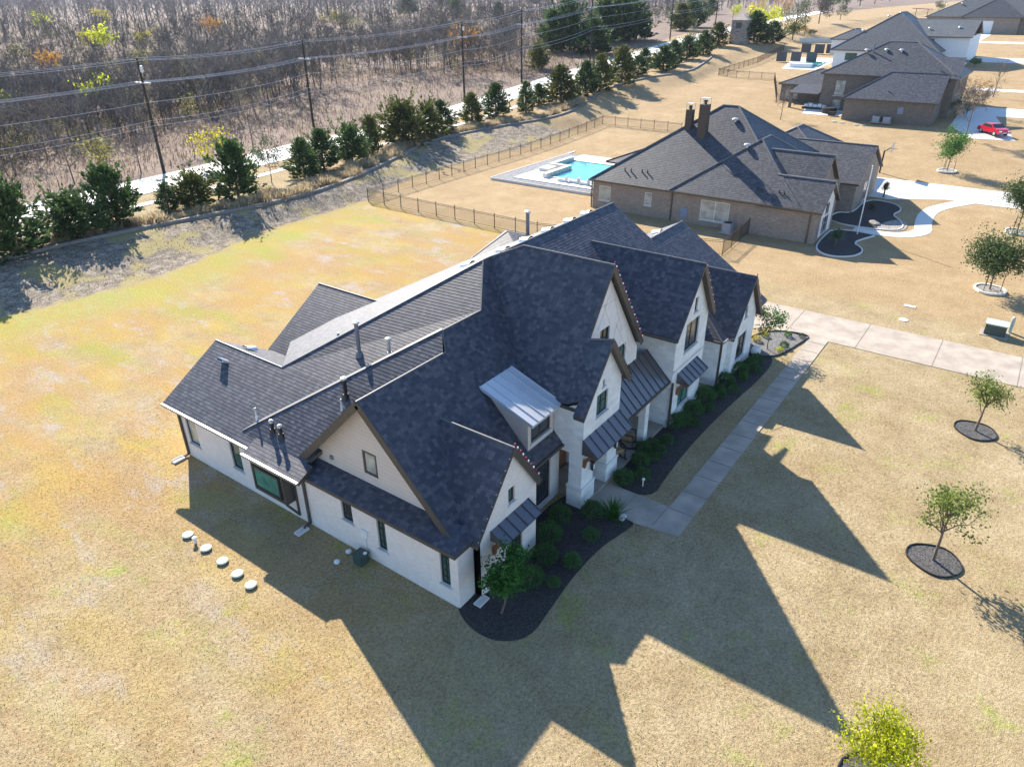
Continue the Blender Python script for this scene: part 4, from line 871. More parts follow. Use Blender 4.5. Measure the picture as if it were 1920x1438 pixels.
fence('iron_fence', [(120.6,27.5),(142.0,35.0),(142.5,43.0),(144.3,47.6),(165,46.5),(190,48.5)], 'iron fence around the far lot with the privacy panels')
# ------------------------------------------------------------------ neighbouring houses
def hiproof(x0, x1, y0, y1, z, p, over=.45):
    x0 -= over; x1 += over; y0 -= over; y1 += over; w, d = x1-x0, y1-y0
    if d >= w: r = w/2; a, b_ = ((x0+x1)/2, y0+r, z+p*r), ((x0+x1)/2, y1-r, z+p*r); q = [[(x0,y0,z),(x0,y1,z),b_,a],[(x1,y0,z),(x1,y1,z),b_,a],[(x0,y0,z),(x1,y0,z),a],[(x0,y1,z),(x1,y1,z),b_]]
    else: r = d/2; a, b_ = (x0+r, (y0+y1)/2, z+p*r), (x1-r, (y0+y1)/2, z+p*r); q = [[(x0,y0,z),(x1,y0,z),b_,a],[(x0,y1,z),(x1,y1,z),b_,a],[(x0,y0,z),(x0,y1,z),a],[(x1,y0,z),(x1,y1,z),b_]]
    e = [((x0,y0,z),a),((x0,y1,z),a if d < w else b_),((x1,y0,z),b_ if d < w else a),((x1,y1,z),b_),(a,b_)]; return [f if abs(Vector(f[-1])[0]-Vector(f[-2])[0])+abs(f[-1][1]-f[-2][1]) > .01 else f[:-1] for f in q], e
def gableroof_y(xr, zr_, xl, xh, z, y0, y1): return [[(xr,y0,zr_),(xr,y1,zr_),(xl,y1,z),(xl,y0,z)],[(xr,y0,zr_),(xr,y1,zr_),(xh,y1,z),(xh,y0,z)]]
def add_roof(Hn, polys, edges, mat, name='roof', stepped=True, e=.22):
    mb = MB()
    for q in polys: roofpoly(mb, q, e=e, stepped=stepped)
    r = mb.obj(name, (mat,'gutter'), Hn)
    for a, b_ in edges: c = MB(); c.tube([a, b_], .09, 5); c.obj('ridge_cap', 'cap', r)
    return r
def boxwall(mb, x0, x1, y0, y1, z0, z1, holes_w=(), holes_s=()):
    wall(mb, (x0,y1,0), (0,-1,0), [(0,z0),(y1-y0,z0),(y1-y0,z1),(0,z1)], holes_w); wall(mb, (x0,y0,0), XD, [(0,z0),(x1-x0,z0),(x1-x0,z1),(0,z1)], holes_s)
    wall(mb, (x1,y0,0), (0,1,0), [(0,z0),(y1-y0,z0),(y1-y0,z1),(0,z1)]); wall(mb, (x1,y1,0), (-1,0,0), [(0,z0),(x1-x0,z0),(x1-x0,z1),(0,z1)])
def rpipes(Hn, pts, h=.4, r=.07, mat='vent_grey'):
    for p in pts: mb = MB(); mb.tube([(p[0],p[1],p[2]-.1),(p[0],p[1],p[2]+h)], r, 8); o = mb.obj('vent_pipe', mat, Hn)
def turbine(Hn, p):
    mb = MB(); mb.lathe([(.12,-.1),(.14,.15),(.32,.18),(.34,.26),(.28,.36),(.06,.42)], p, 14); mb.obj('roof_vent', 'galv', Hn)
# --- first neighbour: brown brick with a pool
N1 = thing('house', 'brown brick single storey house with grey hipped roofs and two chimneys beside the pool', 'house', (52,12,0))
mb = MB(); WH = [(24.6-23.9,24.6-22.5,.9,2.4),(24.6-18.6,24.6-17.8,1.1,2.4),(24.6-12.6,24.6-9.7,.6,2.5)]
wall(mb, (52,24.6,0), (0,-1,0), [(0,0),(23.0,0),(23.0,2.95),(0,2.95)], WH)
wall(mb, (52,1.6,0), XD, [(0,0),(5.4,0),(5.4,2.95),(2.6,4.95),(0,2.95)], [(1.7,3.6,.5,2.0),(2.1,3.2,2.2,3.2)])
wall(mb, (57.4,1.6,0), (0,1,0), [(0,0),(3,0),(3,2.9),(0,2.9)]); wall(mb, (57.4,2.9,0), XD, [(0,0),(7,0),(7,3.0),(.4,6.3),(0,4.2)])
wall(mb, (64.8,5,0), (0,-1,0), [(0,0),(3.6,0),(3.6,2.95),(0,2.95)]); wall(mb, (64.8,1.4,0), XD, [(0,0),(10.4,0),(10.4,2.95),(5.2,5.6),(0,2.95)], [(4.2,6.6,.2,2.3)])
wall(mb, (75.2,1.4,0), (0,1,0), [(0,0),(15,0),(15,3),(0,3)]); wall(mb, (70.6,24.3,0), (-1,0,0), [(0,0),(18.6,0),(18.6,3),(0,3)]); wall(mb, (70.6,14,0), (0,1,0), [(0,0),(10.3,0),(10.3,3),(0,3)])
mb.obj('wall', 'brown_brick', N1)
mb = MB(); wall(mb, (52.0,1.585,0), XD, [(.9,.35),(4.7,.35),(4.7,3.4),(2.6,4.8),(.9,3.4)], [(1.7,3.6,.5,2.0),(2.1,3.2,2.2,3.2)]); mb.obj('gable_panel', 'stucco', N1)
for h, gr in zip(WH, ((1,1),(1,2),(2,2))): window(N1, (52,24.6,0), (0,-1,0), h, gr, 'glass_blind', 'frame_white', 'sill', .08, .07)
window(N1, (52,1.6,0), XD, (1.7,3.6,.5,2.0), (2,2), 'glass_dark', 'frame_white'); window(N1, (52,1.6,0), XD, (2.1,3.2,2.2,3.2), (1,1), 'glass_dark', 'frame_white', None)
window(N1, (64.8,1.4,0), XD, (4.2,6.6,.2,2.3), (2,2), 'glass_dark', 'frame_white')
q, e = hiproof(52.05, 70.8, 4.1, 24.4, 3.0, .7); add_roof(N1, q, e, 'shingle2', 'main_roof')
q, e = hiproof(51.95, 66.5, 3.5, 15.4, 3.05, .7); e = [((54.9,6.5,5.3), b_) if abs(a[0]-51.5) < .1 and a[1] < 5 else (a, b_) for a, b_ in e]; add_roof(N1, q, e, 'shingle2', 'front_roof')
add_roof(N1, gableroof_y(54.55,5.15,51.5,57.7,2.95,1.25,7.0), [((54.55,1.25,5.15),(54.55,6.5,5.15))], 'shingle2', 'gable_roof')
add_roof(N1, gableroof_y(57.9,6.75,54.4,61.4,4.1,2.5,9.0), [((57.9,2.5,6.75),(57.9,8.6,6.75))], 'shingle2', 'gable_roof')
add_roof(N1, gableroof_y(70,5.9,64.4,75.6,3.0,1.1,12), [((70,1.1,5.9),(70,11,5.9))], 'shingle2', 'gable_roof')
q, e = hiproof(69, 82.5, 5.2, 16.5, 3.0, .55); add_roof(N1, q, e, 'shingle2', 'rear_roof')
q, e = hiproof(62, 76, 18, 28.0, 2.75, .38); add_roof(N1, q, e, 'shingle2', 'patio_roof')
mb = MB()
for x, y in ((69,27.7),(75.8,27.7)): mb.box(x-.2,y-.2,0,x+.2,y+.2,2.7)
mb.obj('patio_post', 'brown_brick', N1)
for x, y, zb_, zt in ((57.9,15.6,6.6,10.3),(58.6,17.4,6.2,9.6)):
    mb = MB(); w_ = .42 if zt > 10 else .34; mb.box(x-w_,y-w_,zb_,x+w_,y+w_,zt); c = mb.obj('chimney', simple('brown_chimney_%d' % int(x*10), (.085,.06,.045), .85), N1)
    k = MB(); 
    for sx in (-1,1):
        for sy in (-1,1): k.box(x+sx*w_*.95-.02,y+sy*w_*.95-.02,zt,x+sx*w_*.95+.02,y+sy*w_*.95+.02,zt+.55)
    k.box(x-w_,y-w_,zt+.55,x+w_,y+w_,zt+.6); k.obj('cap_frame', 'galv', c); k = MB(); k.lathe([(.14,0),(.14,.22),(.2,.24),(.2,.36),(.05,.4)], (x,y,zt), 10); k.obj('flue', 'black', c)
turbine(N1, (59.7,13.0,8.6)); turbine(N1, (56.9,10.5,6.8)); rpipes(N1, [(53.0,21.5,3.9),(53.0,20.8,3.9),(53.1,19.6,3.95),(53.1,19.0,3.95),(56.5,14.6,6.3),(52.7,7.6,3.8),(52.6,7.1,3.75),(52.8,5.6,3.8),(52.7,5.1,3.75)], .4, .06, 'black')
for y in (24.7,15.6,2.3): mb = MB(); mb.box(51.9,y-.06,0,52,y+.06,2.9); mb.obj('downspout', 'gutter', N1)
mb = MB(); mb.box(51.4,1.2,2.92,51.55,24.9,3.05); mb.obj('gutter', 'gutter', N1)
mb = MB(); mb.box(51.93,13.9,.5,52.0,14.6,1.5); mb.obj('electric_panel', simple('blue_grey_panel', (.2,.24,.33), .6), N1)
def ac_unit(x, y, z, label, w_=.42):
    t_ = thing('air_conditioner', label, 'air conditioner', (x,y,z)); mb = MB(); mb.box(x-w_,y-w_,z+.1,x+w_,y+w_,z+.95); mb.obj('cabinet', simple('ac_grey', (.3,.31,.33), .5) if 'ac' not in M else M['ac'], t_)
    mb = MB(); mb.lathe([(w_*.85,.95),(w_*.85,.98),(w_*.2,1.0)], (x,y,z), 16); mb.obj('fan_grille', 'black', t_); mb = MB(); mb.box(x-w_-.2,y-w_-.2,z,x+w_+.2,y+w_+.2,z+.1); mb.obj('pad', 'concrete', t_)
M['ac'] = simple('ac_grey', (.3,.31,.34), .5)
ac_unit(51.0,9.3,.05,'grey air conditioner below the double window of the brown brick house')
# flagpole, basketball hoop, beds and walks of the first neighbour
q = at(1607,440); t_ = thing('flagpole', 'tall slim white flagpole in the neighbour front bed', 'flagpole', q); mb = MB(); mb.tube([tuple(q), (q[0],q[1],q[2]+6.2)], [.06,.04], 8); mb.obj('pole', 'pvc', t_); mb = MB(); mb.lathe([(.03,6.2),(.09,6.26),(.03,6.34)], tuple(q), 8); mb.obj('finial', 'galv', t_)
q = at(1649,324); t_ = thing('basketball_hoop', 'basketball hoop with clear backboard at the neighbour driveway', 'basketball hoop', q)
mb = MB(); mb.box(q[0]-.08,q[1]-.08,q[2],q[0]+.08,q[1]+.08,q[2]+2.6); mb.beam((q[0],q[1],q[2]+2.5),(q[0]+.1,q[1]-.8,q[2]+3.1),.1,.1); mb.obj('pole', 'black', t_)
mb = MB(); mb.box(q[0]-.9,q[1]-.85,q[2]+2.6,q[0]+.9,q[1]-.82,q[2]+3.65); bb = mb.obj('backboard', glass_mat('clear_backboard', (.5,.52,.52), .2), t_); mb = MB(); mb.tube([(q[0]+.23*cos(a), q[1]-1.1+.23*sin(a), q[2]+2.9) for a in np.arange(13)*pi/6], .02, 5); mb.obj('rim', simple('red_rim', (.5,.06,.03), .5), t_)
mb = MB(); mb.box(q[0]-.25,q[1]-.86,q[2]+2.75,q[0]+.25,q[1]-.85,q[2]+3.15); mb.obj('target_square', 'white_paint', bb)
sheet('driveway', [(75.2,-40),(81.2,-40),(81.4,4.5),(72.6,1.6),(72.4,-.6),(75.2,-5.8)], 'concrete_white', .03, 3.)
sheet('front_walk', strip(smooth([(59,-.2),(59.0,-4.1),(61.5,-5.9),(64.6,-5.3),(69.5,-5.0),(72.5,-6.0),(75.6,-8.0)], 2, False), .75), 'concrete_white', .03, 2.)
bd = smooth([(51.6,1.3),(49.9,.6),(49.3,-.7),(50.2,-2.1),(51.9,-2.6),(53.3,-2.2),(54.4,-1.2),(56.6,-1.9),(58.2,-2.6),(58.2,1.4),(55,1.5)], 2); sheet('mulch_bed', bd, 'mulch', .03)
bd2 = smooth([(59.9,2.6),(59.9,-2.8),(61.6,-4.2),(64.6,-3.3),(66.2,-2.2),(68.6,-2.8),(70.6,-1.8),(71.4,.2),(70.2,1.3),(64.6,1.2),(64.4,2.8)], 2); sheet('mulch_bed', bd2, 'mulch', .03)
for B_, lb in ((bd,'white concrete edging around the flagpole bed of the neighbour'),(bd2,'white concrete edging around the neighbour bed by the front door')):
    e = MB(); pp = [(x, y, tz(x,y)+.06) for x, y in B_]
    for a, b_ in zip(pp, pp[1:]+pp[:1]): e.beam(a, b_, .11, .12)
    tag(e.obj('bed_edging', 'concrete_white'), lb, 'edging')
sheet('river_rock', smooth([(59.9,-3.2),(61.4,-4.5),(64.8,-3.9),(64.6,-2.6),(60.6,-1.6)], 2), 'rock', .05)
def palm(px, py, h, r, label):
    q = at(px, py); t_ = thing('yucca_palm', label, 'palm', (0,0,0)); mb = MB(); mb.tube([(0,0,-.1),(.03,0,h*.5),(0,0,h)], [.13,.1,.1], 8); mb.obj('trunk', 'bark', t_, loc=(0,0,0)); rr = np.random.default_rng(int(px)); n = 260
    C = np.repeat([[0,0,h]], n, 0)+rr.normal(size=(n,3))*.06; V, F = blades(C, rr.uniform(.7,1.1,n)*r, .06, rr, 1, np.abs(rr.uniform(0.1,2.2,n))); npobj('crown', V, F, 'yucca_leaf', t_, loc=(0,0,0)); t_.location = q
palm(1565,463,1.0,.85,'short palm like yucca in the flagpole bed'); palm(1656,371,1.1,.75,'small yucca palm at the end of the neighbour front bed')
q = at(1634,392); o = leafthing('agave', 'blue grey spiky agave under the neighbour front wall', 'plant', blades(np.repeat([[0,0,.05]], 120, 0), rg_.uniform(.6,1.1,120), .07, rg_, .7), 'olive_leaf'); o.location = q
for px, py, s, lb in ((1640,421,.55,'brown boulder in the neighbour bed by the curved walk'),):
    q = at(px, py); bm = bmesh.new(); bmesh.ops.create_icosphere(bm, subdivisions=3, radius=s)
    for v in bm.verts: v.co *= 1+.25*sin(v.co.x*4+1)*sin(v.co.y*5)+.1*sin(v.co.z*9); v.co.z *= .7
    me = bpy.data.meshes.new('boulder'); bm.to_mesh(me); bm.free(); me.materials.append(M['rock']); tag(mk('boulder', me, None, q), lb, 'boulder')
# pool of the first neighbour
Pz = .3
mb = MB(); mb.box(56.2,27.3,-.1,74,41.4,Pz); P_ = mb.obj('pool_deck', 'gravel_light'); struct(P_)
mb = MB(); mb.box(57.4,28.0,Pz,74,38.9,Pz+.09); struct(mb.obj('pool_terrace', 'pool_tile'))
t_ = thing('swimming_pool', 'turquoise swimming pool with pale raised wall behind the brown brick house', 'pool', (66,33,0))
mb = MB(); mb.box(60.0,29.0,Pz+.1,69.6,35.2,Pz+.13); mb.box(65.0,35.2,Pz+.1,69.6,37.8,Pz+.13); mb.obj('water', 'water', t_); mb = MB()
for bx in ((59.7,28.7,60,35.2,.2),(60,28.7,69.6,29,.2),(69.6,28.7,69.9,38.1,.2),(59.2,35.2,65,35.8,.62),(64.5,35.8,65,37.8,.62),(64.5,37.8,69.9,38.3,.62),(62.2,37.0,64.2,38.4,.45)): mb.box(bx[0],bx[1],Pz,bx[2],bx[3],Pz+bx[4])
mb.obj('coping', 'pool_tile', t_)
mb = MB()
for a in (((56.2,27.3),(56.2,41.4)),((56.2,41.4),(76,41.4)),((56.2,27.3),(72,27.3))): mb.beam((a[0][0],a[0][1],.1),(a[1][0],a[1][1],.1),.25,.4)
tag(mb.obj('gravel_kerb', 'pool_tile'), 'pale kerb around the grey gravel strip of the pool yard', 'kerb')
for k, (x, y) in enumerate(((58.9,33.0),(59.0,31.4),(58.9,30.0))):
    mb = MB(); mb.box(x-.3,y-.9,Pz+.12,x+.3,y+.3,Pz+.4); mb.box(x-.3,y-.9,Pz+.4,x+.3,y-.75,Pz+.75); tag(mb.obj('pool_lounger', 'white_paint'), '%s white pool lounger from the left at the pool corner' % ordw(k), 'lounger', 'white loungers by the pool')
# --- second neighbour: two storeys
z0 = 2.6
N2 = thing('house', 'dark brown brick two storey house with hipped roofs beyond the first neighbour', 'house', (117,10,z0))
mb = MB(); boxwall(mb, 110.7, 117.5, 1.6, 14.1, z0-.6, z0+3.0); W2H = [(2.0,3.6,z0+2.6,z0+4.9),(2.0,3.4,z0+.2,z0+2.0)]; boxwall(mb, 117, 132, .4, 19.4, z0-.6, z0+5.8, W2H)
boxwall(mb, 122, 131, 19, 27.4, z0-.6, z0+3.4, [(.8,3.0,z0+1.2,z0+2.6)]); mb.obj('wall', 'dark_brick', N2)
for h in W2H: window(N2, (117,19.4,0), (0,-1,0), h, (1,2), 'glass_blind', 'frame')
window(N2, (122,27.4,0), (0,-1,0), (.8,3.0,z0+1.2,z0+2.6), (1,1), 'glass_blind', 'frame')
z9 = z0+3.1; q = [[(110.3,1.2,z9),(110.3,14.5,z9),(115.6,9.2,z9+3.45),(115.6,1.2,z9+3.45)],[(115.6,9.2,z9+3.45),(115.6,1.2,z9+3.45),(120,1.2,z9),(120,14,z9)],[(110.3,14.5,z9),(115.6,9.2,z9+3.45),(120,14.5,z9)]]; e = [((110.3,14.5,z9),(115.6,9.2,z9+3.45)),((115.6,9.2,z9+3.45),(115.6,1.2,z9+3.45))]
m9 = MB(); wall(m9, (110.7,1.59,0), XD, [(0,z0),(8,z0),(8,z9+.9),(4.9,z9+3.1),(0,z9-.1)]); m9.obj('wall', 'dark_brick', N2); add_roof(N2, q, e, 'shingle', 'front_roof', True, .25)
q, e = hiproof(117, 132, .4, 19.4, z0+5.85, .56); add_roof(N2, q, e, 'shingle2', 'main_roof', True, .25)
q, e = hiproof(122, 132, 17, 27.4, z0+3.45, .4); add_roof(N2, q, e, 'shingle2', 'wing_roof', True, .25)
add_roof(N2, [[(116.6,.3,z0+5.9),(116.6,7.8,z0+5.9),(121.5,5.2,z0+8.5),(121.5,.3,z0+8.5)]], [], 'shingle', 'side_roof', True, .25)
add_roof(N2, [[(116.4,19.6,z0+2.7),(116.4,24.3,z0+2.7),(122.2,24.3,z0+3.6),(122.2,19.6,z0+3.6)]], [], 'shingle2', 'patio_roof', True, .25); mb = MB(); mb.box(116.6,23.8,z0-.5,117,24.2,z0+2.6); mb.obj('patio_post', 'dark_brick', N2)
for p_ in ((121.5,14.6,11.5),(122.2,11.8,11.6),(122.2,9.6,11.6)): turbine(N2, p_)
rpipes(N2, [(112,8.5,6.6),(118.6,3.6,10),(117.8,1.6,9.6)], .5, .1); rpipes(N2, [(121.9,13.7,11.4)], 1.4, .12)
mb = MB(); mb.box(110.62,5.6,z0+1.3,110.7,6.4,z0+2.2); mb.obj('electric_panel', simple('blue_panel', (.2,.24,.34), .6), N2)
ac_unit(109.9,8.9,z0,'left grey air conditioner against the two storey brick house', .5); ac_unit(109.9,7.4,z0-.02,'right grey air conditioner against the two storey brick house', .5)
sheet('patio', [(112.6,14.8),(112.6,20.6),(122,22.5),(122,19.4),(117,19.4),(117,14.5)], 'concrete_white', .05)
q = at(1530,205); t_ = thing('outdoor_sofa', 'white covered patio furniture under the porch of the two storey house', 'furniture', q); mb = MB()
for k in range(5): mb.box(q[0]-.5+.1*k,q[1]-1.6+.75*k,q[2],q[0]+.4+.1*k,q[1]-1.+.75*k,q[2]+.7+.15*(k % 2))
mb.obj('cushion', 'white_paint', t_); mb = MB(); mb.box(q[0]-.6,q[1]-1.8,q[2],q[0]-.5,q[1]+2.2,q[2]+.35); mb.obj('frame', 'black', t_)
q = at(1553,212); mb = MB(); mb.lathe([(1.1,0),(1.15,.1),(1.15,.8),(1.0,.85)], tuple(q), 20); tag(mb.obj('hot_tub', 'black'), 'dark round tub on the patio of the two storey house', 'tub')
q = at(1559,217); mb = MB(); mb.box(q[0]-.4,q[1]-.5,q[2],q[0]+.4,q[1]+.5,q[2]+.5); mb.box(q[0]-.45,q[1]-.55,q[2]+.5,q[0]+.45,q[1]+.55,q[2]+.58); tag(mb.obj('fire_pit', 'frame'), 'low dark square fire pit at the patio edge', 'fire pit')
for k, (px, py) in enumerate(((1564,229),(1579,231),(1605,235),(1620,236))):
    q = at(px, py); mb = MB(); mb.lathe([(.36,0),(.36,.1),(.05,.14)], tuple(q), 14); tag(mb.obj('tank_lid', 'lid'), '%s pale lid from the left on the lawn of the two storey house' % ordw(k), 'lid', 'pale lids beside the far house')
# --- third neighbour: white walls, tall grey roofs, pool screens
z0 = 6.0
N3 = thing('house', 'white walled house with tall smooth grey roofs and a row of privacy panels', 'house', (175,18,z0))
mb = MB(); boxwall(mb, 165, 190, 12, 30, z0-1.5, 9.0, [(2.4,4.8,7.0,8.4)]); boxwall(mb, 173, 192, 5.6, 22, z0-1.5, 11.6, [(11.2-5,14.8-5,9.6,11.1)]); mb.obj('wall', 'white_paint', N3)
window(N3, (165,30,0), (0,-1,0), (2.4,4.8,7.0,8.4), (2,1), 'glass', 'frame'); window(N3, (173,22,0), (0,-1,0), (6.2,9.8,9.6,11.1), (3,1), 'glass', 'frame')
q, e = hiproof(165, 192, 10, 30.4, 9.0, .66); add_roof(N3, q, e, 'shingle3', 'main_roof', False); add_roof(N3, gableroof_y(182,14.6,172.4,191.6,11.6,5.2,24), [((182,5.2,14.6),(182,22,14.6))], 'shingle3', 'side_roof', False)
mb = MB(); boxwall(mb, 186, 198, 28.5, 36, z0-1, 10.0); mb.obj('wall', 'white_paint', N3); q, e = hiproof(186, 198, 28.5, 36, 10.0, .5); add_roof(N3, q, e, 'shingle3', 'rear_roof', False)
for p_ in ((170,26,12.4),(178,23,15),(180,21,15.6),(176,14,12.8),(177,8.5,13)): turbine(N3, p_)
sheet('pool_terrace', [(158,31.5),(158,38.6),(178,42),(178,31.5)], 'concrete_white', .06)
t_ = thing('swimming_pool', 'blue swimming pool behind the privacy panels of the white house', 'pool', (165,35,6)); q = at(1560,112); mb = MB(); mb.box(163,32.5,tz(163,34)+.05,171,36.5,tz(163,34)+.5); mb.obj('water', 'water', t_); mb = MB(); mb.box(160.5,33.4,tz(160,34),162.8,37.8,tz(160,34)+.9); mb.obj('raised_wall', 'white_paint', t_)
for k, (px, py) in enumerate(((1464,117),(1491,117),(1520,118),(1510,101),(1535,102),(1557,102))):
    q = at(px, py); t_ = thing('privacy_panel', '%s charcoal privacy panel %s' % (ordw(k % 3), 'from the left in the nearer row by the far pool' if k < 3 else 'from the left in the farther row by the far pool'), 'panel', q, 0, 'charcoal privacy panels by the far pool'); mb = MB(); mb.box(q[0]-.06,q[1]-1.15,q[2]+.15,q[0]+.06,q[1]+1.15,q[2]+2.2); mb.obj('panel', 'screen', t_)
    cc = leafthing('columnar_shrub', 'slim dark column shrub left of the %s panel in the %s row' % (ordw(k % 3), 'nearer' if k < 3 else 'farther'), 'shrub', cedar_mesh(rg_, 2.4, .4, 40, 8, .5), 'cedar_leaf'); cc.location = (q[0], q[1]+1.75, q[2])
# --- fourth neighbour
z0 = 8.6
N4 = thing('house', 'large grey roofed brown house with a pale garage door at the top right', 'house', (280,12,z0))
mb = MB(); boxwall(mb, 264, 300, -14, 28, z0-1, 13.0); boxwall(mb, 262, 275, 3, 17, z0-1, 13.0, [(1.4,7.4,z0,12.0)]); mb.obj('wall', 'brown_brick', N4)
mb = MB(); mb.box(262.1,17-7.4,z0,262.2,17-1.4,12.0); mb.obj('garage_door', 'white_paint', N4)
q, e = hiproof(264, 304, -16, 28, 13.0, .5); add_roof(N4, q, e, 'shingle3', 'main_roof', False); q, e = hiproof(262, 284, 2, 18, 13.0, .62); add_roof(N4, q, e, 'shingle2', 'garage_roof', False); q, e = hiproof(258, 280, -16, -2, 13, .6); add_roof(N4, q, e, 'shingle2', 'side_roof', False)
for p_ in ((270,24,16),(270,20,16.4),(268,8,15.6)): turbine(N4, p_)
sheet('driveway', [(181.5,-40),(186,-40),(190,5),(181.5,5)], 'concrete_white', .03, 4.); sheet('driveway', [(224,-40),(230,-40),(231,9),(261,9),(261,16),(225,12)], 'concrete_white', .03, 4.)
sheet('driveway', [(122.2,-40),(127.6,-40),(127.4,-.5),(112.5,-.8),(105.4,-4.2),(106.2,-9.5),(121,-5.6)], 'concrete_white', .03, 3.); sheet('front_walk', [(143,-40),(145.5,-40),(146,0),(143.4,0)], 'concrete_white', .03, 4.)
# red car on the drive
def car(px, py, rz, label):
    t_ = thing('parked_car', label, 'car', (0,0,0)); prof = [(-2.25,.35),(-2.3,.6),(-2.2,.85),(-1.7,.95),(-1.0,1.38),(.3,1.42),(1.05,1.0),(1.9,.88),(2.25,.68),(2.3,.4)]; n = len(prof)
    bm = bmesh.new(); rows = []
    for w_, sq in ((-.88,0),(-.8,1),(.8,1),(.88,0)): rows.append([bm.verts.new((x, w_*(1-.18*max(0, (z-.9)/.5)), z if sq else z*.985)) for x, z in prof])
    for A, B_ in zip(rows, rows[1:]):
        for i_ in range(n-1): bm.faces.new([A[i_], A[i_+1], B_[i_+1], B_[i_]])
        bm.faces.new([A[-1], A[0], B_[0], B_[-1]])
    bm.faces.new(rows[0]); bm.faces.new(rows[-1][::-1]); bmesh.ops.recalc_face_normals(bm, faces=bm.faces[:]); me = bpy.data.meshes.new('body'); bm.to_mesh(me); bm.free(); me.materials.append(M['red_paint']); bo = mk('body', me, t_, (0,0,0))
    g_ = MB(); g_.face([(.38,-.74,1.4),(1.0,-.78,1.04),(1.0,.78,1.04),(.38,.74,1.4)]); g_.obj('windscreen', 'glass_dark', t_, loc=(.02,0,.02)); g_ = MB(); g_.face([(-1.65,.76,1.0),(-1.05,.74,1.34),(-1.05,-.74,1.34),(-1.65,-.76,1.0)]); g_.obj('rear_window', 'glass_dark', t_, loc=(-.02,0,.02))
    for s in (-1,1): g_ = MB(); g_.face([(-1.3,s*.86,1.0),(.8,s*.86,1.0),(.3,s*.79,1.32),(-.9,s*.79,1.32)]); g_.obj('side_window', 'glass_dark', t_, loc=(0,s*.012,0))
    for x in (-1.4,1.4):
        for s in (-1,1): g_ = MB(); g_.tube([(x,s*.7,.33),(x,s*.9,.33)], .33, 16); w_ = g_.obj('wheel', 'rubber', t_, loc=(0,0,0)); g_ = MB(); g_.tube([(x,s*.9,.33),(x,s*.91,.33)], .2, 12); g_.obj('rim', 'galv', w_, loc=(0,0,0))
    for s in (-1,1): g_ = MB(); g_.box(2.15,s*.62-.18,.6,2.29,s*.62+.18,.74); g_.obj('headlight', 'pvc', t_, loc=(0,0,0)); g_ = MB(); g_.box(-2.31,s*.62-.18,.65,-2.2,s*.62+.18,.8); g_.obj('tail_light', 'red_bulb', t_, loc=(0,0,0))
    g_ = MB(); g_.box(2.28,-.25,.42,2.31,.25,.54); g_.obj('number_plate', 'pvc', t_, loc=(0,0,0)); t_.location = at(px, py, .05); t_.rotation_euler = (0,0,rz)
car(1861,252,radians(-140),'bright red saloon car parked on the far driveway')
# ------------------------------------------------------------------ cedar row along the bank
rc = np.random.default_rng(21)
CED = [cedar_mesh(rc, 4.6, 2.1, 170, 24, .85, .34), cedar_mesh(rc, 4.6, 1.7, 190, 24, .85, .26), cedar_mesh(rc, 4.6, 1.35, 200, 24, .65, .14), cedar_mesh(rc, 4.6, 2.6, 180, 24, .55, .38)]
cedp = []
for k, (V, F) in enumerate(CED):
    for mt in ('cedar_leaf', 'cedar_leaf2'):
        t_ = thing('cedar_tree', 'x', 'tree', (0,0,0), 0, 'cedars in the row along the kerb'); npobj('crown', V, F, mt, t_, loc=(0,0,0)); mb = MB(); mb.tube([(0,0,-.3),(0,0,3.2)], [.16,.06], 6); mb.obj('trunk', 'bark', t_, loc=(0,0,0)); cedp.append(t_); 
ced_used = set()
def cedar(kind, olive, q, h, w, rz, label):
    i = kind*2+olive; sc = (w/(2*(2.1,1.7,1.35,2.6)[kind])*1.0, w/(2*(2.1,1.7,1.35,2.6)[kind]), h/4.6); p_ = cedp[i]
    if i not in ced_used: ced_used.add(i); p_.location = q; p_.rotation_euler = (0,0,rz); p_.scale = sc; p_['label'] = label; return p_
    return dup(p_, q, rz, sc, label)
# base pixel, top pixel y, half width px, kind, olive
ROW = [(30,480,345,62,0,0),(140,445,372,58,3,0),(222,422,315,52,0,0),(318,397,345,22,2,0),(365,385,332,42,3,0),(448,372,270,45,0,0),(572,333,262,34,1,0),(607,318,245,36,1,0),(660,305,245,32,3,0),(698,290,222,22,0,0),(757,272,203,45,3,1),(800,262,205,28,3,1),(828,250,192,30,1,0),(885,232,178,25,1,0),(930,219,160,22,1,0),(986,212,158,15,2,0),(1010,197,160,14,1,0),(1051,190,128,29,1,1),(1098,180,120,21,1,0),(1125,171,108,22,1,0),(1165,158,93,24,1,1),(1196,142,108,17,2,0),(1208,122,93,13,1,0),(1243,133,90,22,1,0),(1262,122,80,16,1,0),(1287,112,72,18,1,0),(1318,103,62,16,1,0),(1345,88,47,17,1,1),(1413,80,28,26,1,0),(1448,82,45,17,1,0)]
for k, (px, py, pt, hw, kind, ol) in enumerate(ROW):
    q = at(px, py); dist = float(np.dot(q-CAM, RM[2])); hh = (py-pt)/FPX*dist/cos(PIT)*.84; ww = 2*hw/FPX*dist*(.95 if k < 14 else 1.2)
    if k < 18: lb = '%s dark green cedar from the left in the row above the yard kerb' % ordw(k)
    else: lb = '%s cedar from the right in the far half of the kerb row' % ordw(29-k)
    cedar(kind, 1 if k in (4, 9, 13, 19) else ol, q, hh, ww, k*1.7, lb)
q = at(510,345); t_ = make_tree('young_tree', 'thin grey green young tree standing alone between cedars by the road', 'tree', np.random.default_rng(77), 4.2, 1.3, 'olive_leaf', 1300, .2, n0=8, levels=2, r=.06, start=.3, cl=.3); t_.location = q
